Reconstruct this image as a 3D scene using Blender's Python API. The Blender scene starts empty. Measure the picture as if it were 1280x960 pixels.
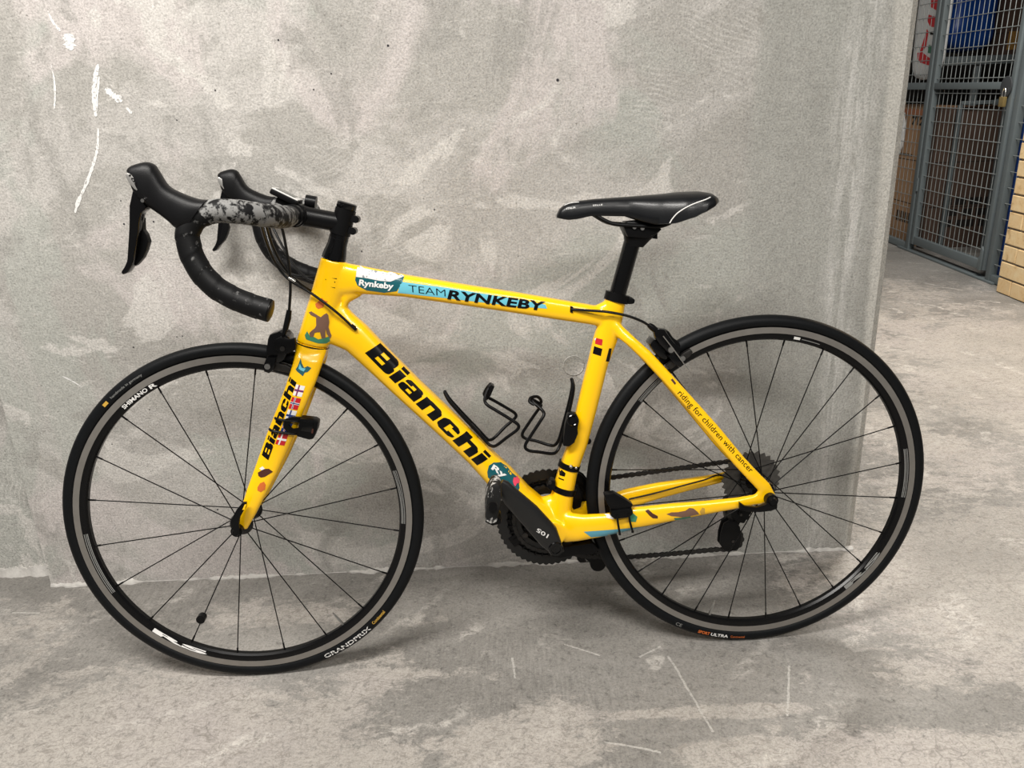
import bpy, bmesh, math, random
from mathutils import Vector, Matrix
from mathutils.bvhtree import BVHTree

random.seed(7)
scene = bpy.context.scene
COL = scene.collection
PI = math.pi

# ------------------------------------------------------------------ camera
cam_data = bpy.data.cameras.new('camera')
cam_data.sensor_width = 36.0
cam_data.lens = 28.3917
cam_data.clip_start = 0.02
cam = bpy.data.objects.new('camera', cam_data)
COL.objects.link(cam)
cam.matrix_world = Matrix(((0.999297, 0.037478, -0.000000, 0.000000), (-0.012876, 0.343311, -0.939134, 0.000000), (-0.035197, 0.938474, 0.343552, 1.076566), (0, 0, 0, 1)))
scene.camera = cam

# ------------------------------------------------------------------ world, lamps, exposure
world = bpy.data.worlds.new('world')
scene.world = world
world.use_nodes = True
bg = world.node_tree.nodes['Background']
bg.inputs[0].default_value = (1.0, 0.975, 0.935, 1)
bg.inputs[1].default_value = 0.13

def area_lamp(name, loc, target, sx, sy, power, colour):
    l = bpy.data.lights.new(name, 'AREA')
    l.shape = 'RECTANGLE'; l.size = sx; l.size_y = sy
    l.energy = power; l.color = colour
    o = bpy.data.objects.new(name, l)
    COL.objects.link(o)
    o.location = loc
    d = Vector(target) - Vector(loc)
    o.rotation_euler = d.to_track_quat('-Z', 'Y').to_euler()
    return o
# ceiling strip lamps of the basement
area_lamp('ceiling_lamp', (-0.85, 0.35, 2.45), (-0.85, 0.55, 0.0), 1.5, 0.30, 78, (1.0, 0.965, 0.915))
area_lamp('ceiling_lamp', (0.8, -0.75, 2.45), (0.8, -0.7, 0.0), 1.5, 0.30, 52, (1.0, 0.965, 0.915))
area_lamp('ceiling_lamp', (1.75, 3.0, 2.45), (1.9, 3.1, 0.0), 0.30, 1.5, 88, (1.0, 0.965, 0.915))

vs = scene.view_settings
vs.view_transform = 'Standard'
vs.look = 'None'
vs.exposure = 0.14
vs.gamma = 1.0
vs.use_curve_mapping = False

# ------------------------------------------------------------------ helpers
def srgb(r, g, b):
    def f(c):
        c /= 255.0
        return c / 12.92 if c <= 0.04045 else ((c + 0.055) / 1.055) ** 2.4
    return (f(r), f(g), f(b), 1.0)

MATS = {}
def mat(name, col, rough=0.5, metal=0.0, coat=0.0, var=0.0, vscale=30.0, bump=0.0, bscale=200.0, spec=0.5):
    """Principled material with procedural colour variation and relief."""
    if name in MATS: return MATS[name]
    m = bpy.data.materials.new(name); m.use_nodes = True
    nt = m.node_tree; N = nt.nodes; L = nt.links
    b = N['Principled BSDF']
    b.inputs['Roughness'].default_value = rough
    b.inputs['Metallic'].default_value = metal
    b.inputs['Coat Weight'].default_value = coat
    b.inputs['Coat Roughness'].default_value = 0.08
    b.inputs['Specular IOR Level'].default_value = spec
    tc = N.new('ShaderNodeTexCoord')
    nz = N.new('ShaderNodeTexNoise'); nz.inputs['Scale'].default_value = vscale; nz.inputs['Detail'].default_value = 5
    L.new(tc.outputs['Object'], nz.inputs['Vector'])
    mx = N.new('ShaderNodeMix'); mx.data_type = 'RGBA'
    mx.inputs[6].default_value = tuple(c * (1 - var) for c in col[:3]) + (1,)
    mx.inputs[7].default_value = tuple(min(1, c * (1 + var)) for c in col[:3]) + (1,)
    L.new(nz.outputs['Fac'], mx.inputs[0])
    L.new(mx.outputs[2], b.inputs['Base Color'])
    if bump > 0:
        n2 = N.new('ShaderNodeTexNoise'); n2.inputs['Scale'].default_value = bscale; n2.inputs['Detail'].default_value = 3
        L.new(tc.outputs['Object'], n2.inputs['Vector'])
        bp = N.new('ShaderNodeBump'); bp.inputs['Strength'].default_value = bump; bp.inputs['Distance'].default_value = 0.001
        L.new(n2.outputs['Fac'], bp.inputs['Height']); L.new(bp.outputs['Normal'], b.inputs['Normal'])
    MATS[name] = m
    return m

def scuffed(name, base, scuff, lo, hi, scale, rough=0.6, stretch=(1, 1, 1)):
    """Dark material with worn lighter patches."""
    m = bpy.data.materials.new(name); m.use_nodes = True
    nt = m.node_tree; N = nt.nodes; L = nt.links
    b = N['Principled BSDF']; b.inputs['Roughness'].default_value = rough; b.inputs['Specular IOR Level'].default_value = 0.18
    tc = N.new('ShaderNodeTexCoord')
    mp = N.new('ShaderNodeMapping'); mp.inputs['Scale'].default_value = stretch
    L.new(tc.outputs['Object'], mp.inputs['Vector'])
    nz = N.new('ShaderNodeTexNoise'); nz.inputs['Scale'].default_value = scale; nz.inputs['Detail'].default_value = 6
    nz.inputs['Roughness'].default_value = 0.65
    L.new(mp.outputs[0], nz.inputs['Vector'])
    r = N.new('ShaderNodeValToRGB')
    r.color_ramp.elements[0].position = lo; r.color_ramp.elements[0].color = base
    r.color_ramp.elements[1].position = hi; r.color_ramp.elements[1].color = scuff
    L.new(nz.outputs['Fac'], r.inputs[0]); L.new(r.outputs[0], b.inputs['Base Color'])
    MATS[name] = m
    return m

class MB:
    """Collects shapes; build() links them as one mesh object."""
    def __init__(s): s.v = []; s.f = []
    def add(s, v, f):
        o = len(s.v); s.v += [tuple(q) for q in v]; s.f += [tuple(i + o for i in q) for q in f]
    def rings(s, rs, closed=False, caps=True):
        n = len(rs[0]); v = [q for r in rs for q in r]; f = []
        m = len(rs)
        for i in range(m if closed else m - 1):
            a = i * n; b = ((i + 1) % m) * n
            for k in range(n):
                f.append((a + k, a + (k + 1) % n, b + (k + 1) % n, b + k))
        if caps and not closed:
            f.append(tuple(range(n - 1, -1, -1))); f.append(tuple((m - 1) * n + k for k in range(n)))
        s.add(v, f)
    def loft(s, secs, seg=20):
        """secs: (A, B, half width in y, exponent); A and B are the two edge points of a tube section."""
        rs = []
        for A, B, w, e in secs:
            A = Vector(A); B = Vector(B); c = (A + B) / 2; u = (B - A) / 2
            r = []
            for k in range(seg):
                t = 2 * PI * k / seg; ct, st = math.cos(t), math.sin(t)
                p = c + u * (math.copysign(abs(ct) ** (2 / e), ct)) + Vector((0, 1, 0)) * w * math.copysign(abs(st) ** (2 / e), st)
                r.append(p)
            rs.append(r)
        s.rings(rs)
    def tube(s, pts, rad, seg=10, closed=False, caps=True, radf=None):
        pts = [Vector(p) for p in pts]; n = len(pts); rs = []
        up = None; dist = 0.0
        for i, p in enumerate(pts):
            a = pts[(i - 1) % n] if (closed or i > 0) else p
            b = pts[(i + 1) % n] if (closed or i < n - 1) else p
            t = (b - a).normalized()
            if up is None:
                up = Vector((0, 1, 0)) if abs(t.y) < 0.9 else Vector((0, 0, 1))
            up = (up - t * up.dot(t)).normalized(); side = t.cross(up)
            if i: dist += (p - pts[i - 1]).length
            r = rad[i] if isinstance(rad, (list, tuple)) else rad
            ring = []
            for k in range(seg):
                th = 2 * PI * k / seg
                rr = r * (radf(dist, th) if radf else 1.0)
                ring.append(p + up * rr * math.cos(th) + side * rr * math.sin(th))
            rs.append(ring)
        s.rings(rs, closed, caps)
    def cyl(s, a, b, r, seg=20, r2=None):
        s.tube([a, b], [r, r if r2 is None else r2], seg)
    def revolve(s, c, prof, seg=64, closed=True):
        """prof: (radius, y offset) points; revolved about the y axis through c."""
        n = len(prof); v = []; f = []
        for k in range(seg):
            t = 2 * PI * k / seg
            for r, y in prof: v.append((c[0] + r * math.cos(t), c[1] + y, c[2] + r * math.sin(t)))
        for k in range(seg):
            a = k * n; b = ((k + 1) % seg) * n
            for i in range(n if closed else n - 1):
                j = (i + 1) % n
                f.append((a + i, a + j, b + j, b + i))
        s.add(v, f)
    def plate(s, outline, y0, y1, bevel=0.0):
        """outline: (x, z) polygon extruded from y0 to y1, edges bevelled."""
        bm = bmesh.new()
        vs_ = [bm.verts.new((x, y0, z)) for x, z in outline]
        f = bm.faces.new(vs_)
        r = bmesh.ops.extrude_face_region(bm, geom=[f])
        for g in r['geom']:
            if isinstance(g, bmesh.types.BMVert): g.co.y = y1
        bmesh.ops.recalc_face_normals(bm, faces=bm.faces[:])
        if bevel > 0:
            bmesh.ops.bevel(bm, geom=bm.edges[:], offset=bevel, segments=2, affect='EDGES', profile=0.6, clamp_overlap=True)
        bmesh.ops.triangulate(bm, faces=[q for q in bm.faces if len(q.verts) > 4])
        bm.verts.index_update()
        s.add([v.co[:] for v in bm.verts], [[v.index for v in q.verts] for q in bm.faces]); bm.free()
    def box(s, lo, hi, bevel=0.0, rot=None, origin=None):
        bm = bmesh.new(); bmesh.ops.create_cube(bm, size=1.0)
        for v in bm.verts:
            v.co = Vector([lo[i] + (v.co[i] + 0.5) * (hi[i] - lo[i]) for i in range(3)])
        if bevel > 0:
            bmesh.ops.bevel(bm, geom=bm.edges[:], offset=bevel, segments=2, affect='EDGES', profile=0.6)
        if rot is not None: bmesh.ops.rotate(bm, cent=origin or (0, 0, 0), matrix=rot, verts=bm.verts[:])
        bm.verts.index_update()
        s.add([v.co[:] for v in bm.verts], [[v.index for v in q.verts] for q in bm.faces]); bm.free()
    def ball(s, c, r, sub=2, scl=(1, 1, 1)):
        bm = bmesh.new(); bmesh.ops.create_icosphere(bm, subdivisions=sub, radius=1)
        bm.verts.index_update()
        s.add([(c[0] + v.co.x * r * scl[0], c[1] + v.co.y * r * scl[1], c[2] + v.co.z * r * scl[2]) for v in bm.verts],
              [[v.index for v in q.verts] for q in bm.faces]); bm.free()
    def mesh(s, name):
        me = bpy.data.meshes.new(name); me.from_pydata(s.v, [], s.f); me.update()
        bm = bmesh.new(); bm.from_mesh(me); bmesh.ops.recalc_face_normals(bm, faces=bm.faces[:]); bm.to_mesh(me); bm.free()
        return me
    def build(s, name, m, parent=None, smooth=True, angle=38):
        me = s.mesh(name)
        return link(name, me, m, parent, smooth, angle)

def link(name, me, m, parent=None, smooth=True, angle=38):
    me.materials.clear(); me.materials.append(m)
    if smooth:
        me.polygons.foreach_set('use_smooth', [True] * len(me.polygons))
        me.set_sharp_from_angle(angle=math.radians(angle))
    o = bpy.data.objects.new(name, me); COL.objects.link(o); o.parent = parent
    return o

def tag(o, label=None, cat=None, group=None, kind=None):
    if label: o['label'] = label
    if cat: o['category'] = cat
    if group: o['group'] = group
    if kind: o['kind'] = kind
    return o

def empty(name, loc=(0, 0, 0), rot=(0, 0, 0)):
    o = bpy.data.objects.new(name, None); COL.objects.link(o)
    o.location = loc; o.rotation_euler = rot; o.empty_display_size = 0.1
    return o

def spline(pts, n=8):
    """Catmull-Rom through 3D points."""
    pts = [Vector(p) for p in pts]; out = []
    for i in range(len(pts) - 1):
        p0 = pts[max(i - 1, 0)]; p1 = pts[i]; p2 = pts[i + 1]; p3 = pts[min(i + 2, len(pts) - 1)]
        for k in range(n):
            t = k / n
            out.append(0.5 * ((2 * p1) + (p2 - p0) * t + (2 * p0 - 5 * p1 + 4 * p2 - p3) * t * t + (3 * p1 - p0 - 3 * p2 + p3) * t ** 3))
    out.append(pts[-1])
    return out

def fuse(mb, name, voxel, smooth_it):
    """Union of overlapping closed shapes, blended like moulded carbon."""
    me = mb.mesh(name); o = bpy.data.objects.new(name, me); COL.objects.link(o)
    r = o.modifiers.new('remesh', 'REMESH'); r.mode = 'VOXEL'; r.voxel_size = voxel; r.use_smooth_shade = True
    s = o.modifiers.new('smooth', 'SMOOTH'); s.factor = 0.5; s.iterations = smooth_it
    dg = bpy.context.evaluated_depsgraph_get()
    out = bpy.data.meshes.new_from_object(o.evaluated_get(dg))
    bpy.data.objects.remove(o); bpy.data.meshes.remove(me)
    out.name = name
    return out

def bvh_of(me):
    return BVHTree.FromPolygons([v.co[:] for v in me.vertices], [tuple(p.vertices) for p in me.polygons])

TEXT_CACHE = {}
def text_shape(body, bold=0.0, gap=1.0):
    """Flat lettering normalised to the unit square (built-in typeface)."""
    key = (body, bold, gap)
    if key in TEXT_CACHE: return TEXT_CACHE[key]
    cu = bpy.data.curves.new('lettering', 'FONT'); cu.body = body; cu.offset = bold; cu.space_character = gap; cu.resolution_u = 3
    o = bpy.data.objects.new('lettering', cu); COL.objects.link(o)
    dg = bpy.context.evaluated_depsgraph_get()
    me = bpy.data.meshes.new_from_object(o.evaluated_get(dg))
    v = [(q.co.x, q.co.y) for q in me.vertices]; f = [tuple(p.vertices) for p in me.polygons]
    bpy.data.objects.remove(o); bpy.data.meshes.remove(me)
    x0 = min(a for a, _ in v); x1 = max(a for a, _ in v); y0 = min(b for _, b in v); y1 = max(b for _, b in v)
    v = [((a - x0) / (x1 - x0), (b - y0) / (y1 - y0)) for a, b in v]
    TEXT_CACHE[key] = (v, f)
    return v, f

def dense(v3, f, maxlen):
    """Triangulate and split long edges so that a flat shape can follow a curved surface."""
    bm = bmesh.new()
    vv = [bm.verts.new(q) for q in v3]
    for q in f:
        try: bm.faces.new([vv[i] for i in q])
        except ValueError: pass
    bmesh.ops.triangulate(bm, faces=bm.faces[:])
    for _ in range(6):
        es = [e for e in bm.edges if e.calc_length() > maxlen]
        if not es: break
        bmesh.ops.subdivide_edges(bm, edges=es, cuts=1)
        bmesh.ops.triangulate(bm, faces=bm.faces[:])
    return bm

def wrap(name, v2, f, m, bvh, parent, lift=0.0005, maxlen=0.006, side=-1, ystart=0.3):
    """A flat print (x, z) laid on the surface that faces the camera side of the bicycle."""
    bm = dense([(x, 0, z) for x, z in v2], f, maxlen)
    last = None; miss = []
    for v in bm.verts:
        hit = bvh.ray_cast(Vector((v.co.x, side * ystart, v.co.z)), Vector((0, -side, 0)))
        if hit[0] is not None:
            v.co = hit[0] + hit[1].normalized() * lift if hit[1].y * side > 0 else hit[0] - hit[1].normalized() * lift
            last = v.co.y
        else:
            miss.append(v)
    ok = [v for v in bm.verts if v not in set(miss)]
    for v in miss:
        if ok:
            nb = min(ok, key=lambda q: (q.co.x - v.co.x) ** 2 + (q.co.z - v.co.z) ** 2)
            v.co = nb.co.copy()
    bmesh.ops.remove_doubles(bm, verts=bm.verts[:], dist=1e-5)
    me = bpy.data.meshes.new(name); bm.to_mesh(me); bm.free()
    return link(name, me, m, parent, True, 60)

def wrap_text(name, body, quad, m, bvh, parent, bold=0.0, gap=1.0, lift=0.0006):
    """quad: baseline start, baseline end, top of the first letter, as (x, z)."""
    v, f = text_shape(body, bold, gap)
    O = Vector(quad[0]); E = Vector(quad[1]) - O; T = Vector(quad[2]) - O
    return wrap(name, [tuple(O + E * a + T * b) for a, b in v], f, m, bvh, parent, lift)

def wrap_poly(name, pts, m, bvh, parent, lift=0.0004):
    return wrap(name, pts, [tuple(range(len(pts)))], m, bvh, parent, lift)

def arc_text(name, body, c, r0, r1, a0, a1, y, m, parent, bold=0.0, gap=1.0, taper=0.0):
    """Lettering bent round a wheel: a0 to a1 in degrees is the reading direction, r0 the foot, r1 the top of the letters."""
    v, f = text_shape(body, bold, gap)
    bm = dense([(x * abs(math.radians(a1 - a0)) * r0, 0, z * abs(r1 - r0)) for x, z in v], f, 0.008)
    L = abs(math.radians(a1 - a0)) * r0; H = abs(r1 - r0)
    for q in bm.verts:
        a = math.radians(a0 + (a1 - a0) * q.co.x / L); t = q.co.z / H; r = r0 + (r1 - r0) * t
        q.co = Vector((c[0] + r * math.cos(a), y + taper * (t if True else 0), c[2] + r * math.sin(a)))
    me = bpy.data.meshes.new(name); bm.to_mesh(me); bm.free()
    return link(name, me, m, parent, False)

# ------------------------------------------------------------------ materials of the bicycle
YELLOW = mat('yellow_lacquer', srgb(252, 196, 2), 0.28, 0, 0.5, 0.02, 12)
BLACK = mat('satin_black', (0.0035, 0.0035, 0.0038, 1), 0.34, 0, 0, 0.25, 60, spec=0.16)
GLOSS = mat('gloss_black', (0.0025, 0.0025, 0.0028, 1), 0.14, 0, 0.12, 0.2, 40, spec=0.3)
RUBBER = mat('rubber', (0.0042, 0.0048, 0.0055, 1), 0.5, 0, 0, 0.3, 90, 0.25, 500, spec=0.16)
HOOD = mat('hood_rubber', (0.0045, 0.0045, 0.005, 1), 0.42, 0, 0, 0.25, 70, 0.2, 900, spec=0.2)
TRACK = mat('machined_alloy', (0.24, 0.225, 0.205, 1), 0.42, 0.55, 0, 0.15, 60)
RIMBLACK = mat('anodised_black', (0.0025, 0.0025, 0.0028, 1), 0.25, 0.0, 0, 0.15, 40, spec=0.25)
SPOKE = mat('spoke_black', (0.003, 0.003, 0.003, 1), 0.35, 0.1, spec=0.2)
STEEL = mat('steel', (0.55, 0.54, 0.52, 1), 0.28, 1.0, 0, 0.1, 80)
DARKSTEEL = mat('oily_steel', (0.05, 0.047, 0.044, 1), 0.38, 0.8, 0, 0.4, 150)
CHAIN = mat('oily_chain', (0.02, 0.019, 0.018, 1), 0.45, 0.5, 0, 0.4, 150)
WHITE = mat('white_print', (0.75, 0.74, 0.72, 1), 0.5, 0, 0, 0.08, 200)
GREYPRINT = mat('grey_print', (0.22, 0.22, 0.21, 1), 0.45, 0, 0, 0.1, 100)
INK = mat('black_print', (0.003, 0.003, 0.0035, 1), 0.3, 0, 0.08, spec=0.25)
CELESTE = mat('blue_print', srgb(104, 186, 204), 0.32, 0, 0.3, 0.05, 30)
CELESTE2 = mat('slate_blue_print', srgb(84, 148, 166), 0.35, 0, 0.3, 0.08, 30)
TEAL = mat('teal_print', srgb(14, 84, 92), 0.35, 0, 0.3, 0.15, 60)
RED = mat('red_print', srgb(190, 26, 38), 0.4, 0, 0.2, 0.08, 60)
PINK = mat('pink_print', srgb(226, 70, 96), 0.4, 0, 0.2, 0.1, 60)
BLUE = mat('navy_print', srgb(30, 52, 116), 0.4, 0, 0.2, 0.08, 60)
BROWN = mat('brown_print', srgb(112, 82, 66), 0.45, 0, 0.2, 0.12, 80)
DKBROWN = mat('dark_brown_print', srgb(70, 34, 24), 0.45, 0, 0.2, 0.2, 90)
GREEN = mat('green_print', srgb(58, 128, 96), 0.45, 0, 0.2, 0.2, 90)
ORANGE = mat('orange_print', srgb(206, 104, 40), 0.45, 0, 0.2, 0.12, 90)
GOLD = mat('gold_print', srgb(190, 150, 60), 0.45, 0, 0, 0.1, 90)
CABLE = mat('cable_housing', (0.004, 0.004, 0.004, 1), 0.3, 0, 0.05, spec=0.25)
TAPE = scuffed('bar_tape', (0.0045, 0.0045, 0.0048, 1), (0.13, 0.128, 0.125, 1), 0.61, 0.70, 85, 0.5, (1, 1, 1))
TAPEWORN = scuffed('worn_bar_tape', (0.006, 0.006, 0.0065, 1), (0.21, 0.208, 0.202, 1), 0.455, 0.52, 75, 0.6, (1, 1, 0.8))
PEDALWORN = scuffed('scraped_pedal', (0.012, 0.012, 0.012, 1), (0.50, 0.49, 0.47, 1), 0.56, 0.62, 60, 0.5, (1, 1, 0.6))
TORN = scuffed('torn_sticker_paper', (0.70, 0.68, 0.66, 1), (0.22, 0.24, 0.26, 1), 0.56, 0.62, 110, 0.6)
SADDLE = mat('saddle_leather', (0.005, 0.0055, 0.0065, 1), 0.32, 0, 0.05, 0.2, 50, 0.15, 700, spec=0.28)

# ------------------------------------------------------------------ concrete
def nodes_of(m):
    m.use_nodes = True
    return m.node_tree.nodes, m.node_tree.links
def noise(N, L, vec, scale, detail=6, rough=0.6, stretch=None, dist=0.0):
    if stretch:
        mp = N.new('ShaderNodeMapping'); mp.inputs['Scale'].default_value = stretch
        L.new(vec, mp.inputs['Vector']); vec = mp.outputs[0]
    n = N.new('ShaderNodeTexNoise'); n.inputs['Scale'].default_value = scale; n.inputs['Detail'].default_value = min(detail, 5)
    n.inputs['Roughness'].default_value = rough; n.inputs['Distortion'].default_value = dist
    L.new(vec, n.inputs['Vector'])
    return n.outputs['Fac']
def ramp(N, L, fac, stops):
    r = N.new('ShaderNodeValToRGB')
    e = r.color_ramp.elements
    while len(e) < len(stops): e.new(0.5)
    for q, (p, c) in zip(e, stops):
        q.position = p; q.color = (c, c, c, 1) if isinstance(c, (int, float)) else c
    L.new(fac, r.inputs[0])
    return r.outputs[0]
def mixc(N, L, fac, a, b, blend='MIX'):
    m = N.new('ShaderNodeMix'); m.data_type = 'RGBA'; m.blend_type = blend
    for i, q in ((0, fac), (6, a), (7, b)):
        if hasattr(q, 'is_output'): L.new(q, m.inputs[i])
        else: m.inputs[i].default_value = q
    return m.outputs[2]
def math_(N, L, op, a, b=None, c=None, clamp=False):
    m = N.new('ShaderNodeMath'); m.operation = op; m.use_clamp = clamp
    for i, q in ((0, a), (1, b), (2, c)):
        if q is None: continue
        if hasattr(q, 'is_output'): L.new(q, m.inputs[i])
        else: m.inputs[i].default_value = q
    return m.outputs[0]
def band(N, L, x, a, b, soft):
    """1 between a and b, with soft borders."""
    up = N.new('ShaderNodeMapRange'); up.inputs[1].default_value = a - soft; up.inputs[2].default_value = a + soft
    dn = N.new('ShaderNodeMapRange'); dn.inputs[1].default_value = b - soft; dn.inputs[2].default_value = b + soft
    dn.inputs[3].default_value = 1; dn.inputs[4].default_value = 0
    L.new(x, up.inputs[0]); L.new(x, dn.inputs[0])
    return math_(N, L, 'MULTIPLY', up.outputs[0], dn.outputs[0])

def wall_concrete():
    m = bpy.data.materials.new('wall_concrete'); N, L = nodes_of(m)
    b = N['Principled BSDF']; b.inputs['Roughness'].default_value = 0.82; b.inputs['Specular IOR Level'].default_value = 0.25
    tc = N.new('ShaderNodeTexCoord'); v = tc.outputs['Object']
    sx = N.new('ShaderNodeSeparateXYZ'); L.new(v, sx.inputs[0])
    big = noise(N, L, v, 1.7, 7, 0.62, dist=0.4)
    col = ramp(N, L, big, [(0.32, (0.385, 0.366, 0.34, 1)), (0.5, (0.465, 0.445, 0.418, 1)), (0.68, (0.545, 0.52, 0.49, 1))])
    # skim coat patches with their own tints and borders
    def patch(scale, loc, lo, hi, amt, tint, stretch=(1, 1, 1), dist=1.2):
        mp = N.new('ShaderNodeMapping'); mp.inputs['Location'].default_value = loc; mp.inputs['Scale'].default_value = stretch; L.new(v, mp.inputs['Vector'])
        n_ = noise(N, L, mp.outputs[0], scale, 7, 0.58, dist=dist)
        return mixc(N, L, ramp(N, L, n_, [(lo, 0.0), (hi, amt)]), col, tint)
    col = patch(1.25, (3.1, 0, 1.7), 0.49, 0.53, 0.80, (0.375, 0.36, 0.332, 1), dist=1.8)
    col = patch(1.6, (7.7, 0, 4.2), 0.52, 0.57, 0.75, (0.41, 0.415, 0.38, 1), dist=1.3)
    col = patch(2.0, (1.3, 0, 9.4), 0.53, 0.58, 0.75, (0.56, 0.515, 0.495, 1), dist=1.0)
    col = patch(2.6, (5.3, 0, 2.9), 0.55, 0.59, 0.75, (0.60, 0.575, 0.54, 1), (1, 1, 1.4), 2.2)
    col = patch(4.5, (9.1, 0, 6.6), 0.57, 0.64, 0.60, (0.32, 0.308, 0.285, 1), (1, 1, 0.8), 1.6)
    # trowel curls
    wv = N.new('ShaderNodeTexWave'); wv.wave_type = 'RINGS'; wv.rings_direction = 'Y'; wv.inputs['Scale'].default_value = 30; wv.inputs['Distortion'].default_value = 14
    wv.inputs['Detail'].default_value = 4; wv.inputs['Detail Scale'].default_value = 0.35; L.new(v, wv.inputs['Vector'])
    wmk = noise(N, L, v, 2.4, 4, 0.6, dist=0.6)
    curl = math_(N, L, 'MULTIPLY', ramp(N, L, wv.outputs['Fac'], [(0.55, 0.0), (0.95, 1.0)]), ramp(N, L, wmk, [(0.58, 0.0), (0.66, 0.4)]))
    col = mixc(N, L, curl, col, (0.60, 0.58, 0.545, 1))
    # scraped streaks
    st = noise(N, L, v, 6.0, 8, 0.7, (1.6, 1, 7.0), 1.2)
    col = mixc(N, L, ramp(N, L, st, [(0.60, 0.0), (0.68, 0.5)]), col, (0.61, 0.585, 0.55, 1))
    sv = noise(N, L, v, 9.0, 6, 0.7, (7.0, 1, 0.5))
    col = mixc(N, L, ramp(N, L, sv, [(0.56, 0.0), (0.78, 0.3)]), col, (0.34, 0.33, 0.30, 1))
    # the later cast column of greyer cement towards the free end of the wall
    wob = noise(N, L, v, 4.0, 5, 0.7, (1, 1, 0.7))
    xw = math_(N, L, 'MULTIPLY_ADD', wob, 0.05, sx.outputs[0])
    bnd = band(N, L, xw, 0.525, 1.2, 0.012)
    sm = noise(N, L, v, 7.0, 5, 0.6, (1.0, 1, 0.25))
    smooth_c = ramp(N, L, sm, [(0.35, (0.32, 0.316, 0.29, 1)), (0.65, (0.40, 0.395, 0.365, 1))])
    col = mixc(N, L, math_(N, L, 'MULTIPLY', bnd, 0.85), col, smooth_c)
    st2 = noise(N, L, v, 14.0, 7, 0.7, (3.2, 1, 0.35), 0.6)
    xw2 = math_(N, L, 'MULTIPLY_ADD', wob, 0.16, sx.outputs[0])
    b2 = band(N, L, xw2, 0.76, 0.835, 0.02)
    col = mixc(N, L, math_(N, L, 'MULTIPLY', b2, ramp(N, L, st2, [(0.4, 0.0), (0.6, 0.75)])), col, (0.60, 0.585, 0.555, 1))
    b3 = band(N, L, xw2, 0.82, 0.90, 0.02)
    col = mixc(N, L, math_(N, L, 'MULTIPLY', b3, ramp(N, L, st2, [(0.42, 0.0), (0.60, 0.55)])), col, (0.30, 0.29, 0.262, 1))
    edge = math_(N, L, 'MULTIPLY_ADD', sx.outputs[2], 0.028, math_(N, L, 'MULTIPLY_ADD', wob, 0.03, sx.outputs[0]))
    col = mixc(N, L, math_(N, L, 'MULTIPLY', band(N, L, edge, 0.808, 1.5, 0.006), 0.8), col, (0.55, 0.53, 0.485, 1))
    # rubbed dark marks low down on the left
    lowb = N.new('ShaderNodeMapRange'); lowb.inputs[1].default_value = 0.30; lowb.inputs[2].default_value = 0.62; lowb.inputs[3].default_value = 1; lowb.inputs[4].default_value = 0
    L.new(sx.outputs[2], lowb.inputs[0])
    rub = noise(N, L, v, 8.0, 6, 0.7, (0.9, 1, 1.6), 1.6)
    col = mixc(N, L, math_(N, L, 'MULTIPLY', lowb.outputs[0], ramp(N, L, rub, [(0.60, 0.0), (0.74, 0.42)])), col, (0.22, 0.212, 0.20, 1))
    # grain and pits
    gr = noise(N, L, v, 240, 4, 0.8)
    col = mixc(N, L, 1.0, col, ramp(N, L, gr, [(0.32, 0.66), (0.5, 1.0), (0.68, 1.22)]), 'MULTIPLY')
    g2 = noise(N, L, v, 60, 6, 0.8)
    col = mixc(N, L, 1.0, col, ramp(N, L, g2, [(0.3, 0.84), (0.62, 1.07)]), 'MULTIPLY')
    # crumbly spots, thicker in the middle of the wall
    cr_ = noise(N, L, v, 34, 4, 0.6, (1.1, 1, 0.8), 0.8)
    cm_ = noise(N, L, v, 2.6, 4, 0.6)
    col = mixc(N, L, math_(N, L, 'MULTIPLY', ramp(N, L, cr_, [(0.64, 0.0), (0.70, 0.55)]), ramp(N, L, cm_, [(0.42, 0.15), (0.58, 1.0)])), col, (0.30, 0.285, 0.258, 1))
    pits = None
    for sc, lo, hi, seed in ((80, 0.09, 0.14, 0.0), (36, 0.05, 0.08, 3.1), (17, 0.016, 0.026, 7.7)):
        mp = N.new('ShaderNodeMapping'); mp.inputs['Location'].default_value = (seed, seed * 2, seed); L.new(v, mp.inputs['Vector'])
        vo = N.new('ShaderNodeTexVoronoi'); vo.inputs['Scale'].default_value = sc; L.new(mp.outputs[0], vo.inputs['Vector'])
        dw = noise(N, L, v, sc * 2.5, 2, 0.5)
        dd = math_(N, L, 'MULTIPLY_ADD', dw, 0.10, vo.outputs['Distance'])
        p = ramp(N, L, dd, [(lo + 0.04, 1.0), (hi + 0.05, 0.0)])
        rnd = N.new('ShaderNodeSeparateColor'); L.new(vo.outputs['Color'], rnd.inputs[0])
        p = math_(N, L, 'MULTIPLY', p, math_(N, L, 'GREATER_THAN', rnd.outputs[0], 0.74))
        pits = p if pits is None else math_(N, L, 'MAXIMUM', pits, p)
    pits = math_(N, L, 'MULTIPLY', pits, math_(N, L, 'SUBTRACT', 1.0, math_(N, L, 'MULTIPLY', bnd, 0.8)))
    col = mixc(N, L, math_(N, L, 'MULTIPLY', pits, 0.6), col, (0.16, 0.15, 0.135, 1))
    L.new(col, b.inputs['Base Color'])
    h = math_(N, L, 'ADD', math_(N, L, 'MULTIPLY', gr, 0.35), math_(N, L, 'MULTIPLY', g2, 0.7))
    bp = N.new('ShaderNodeBump'); bp.inputs['Strength'].default_value = 0.75; bp.inputs['Distance'].default_value = 0.003
    L.new(h, bp.inputs['Height']); L.new(bp.outputs[0], b.inputs['Normal'])
    return m

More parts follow.
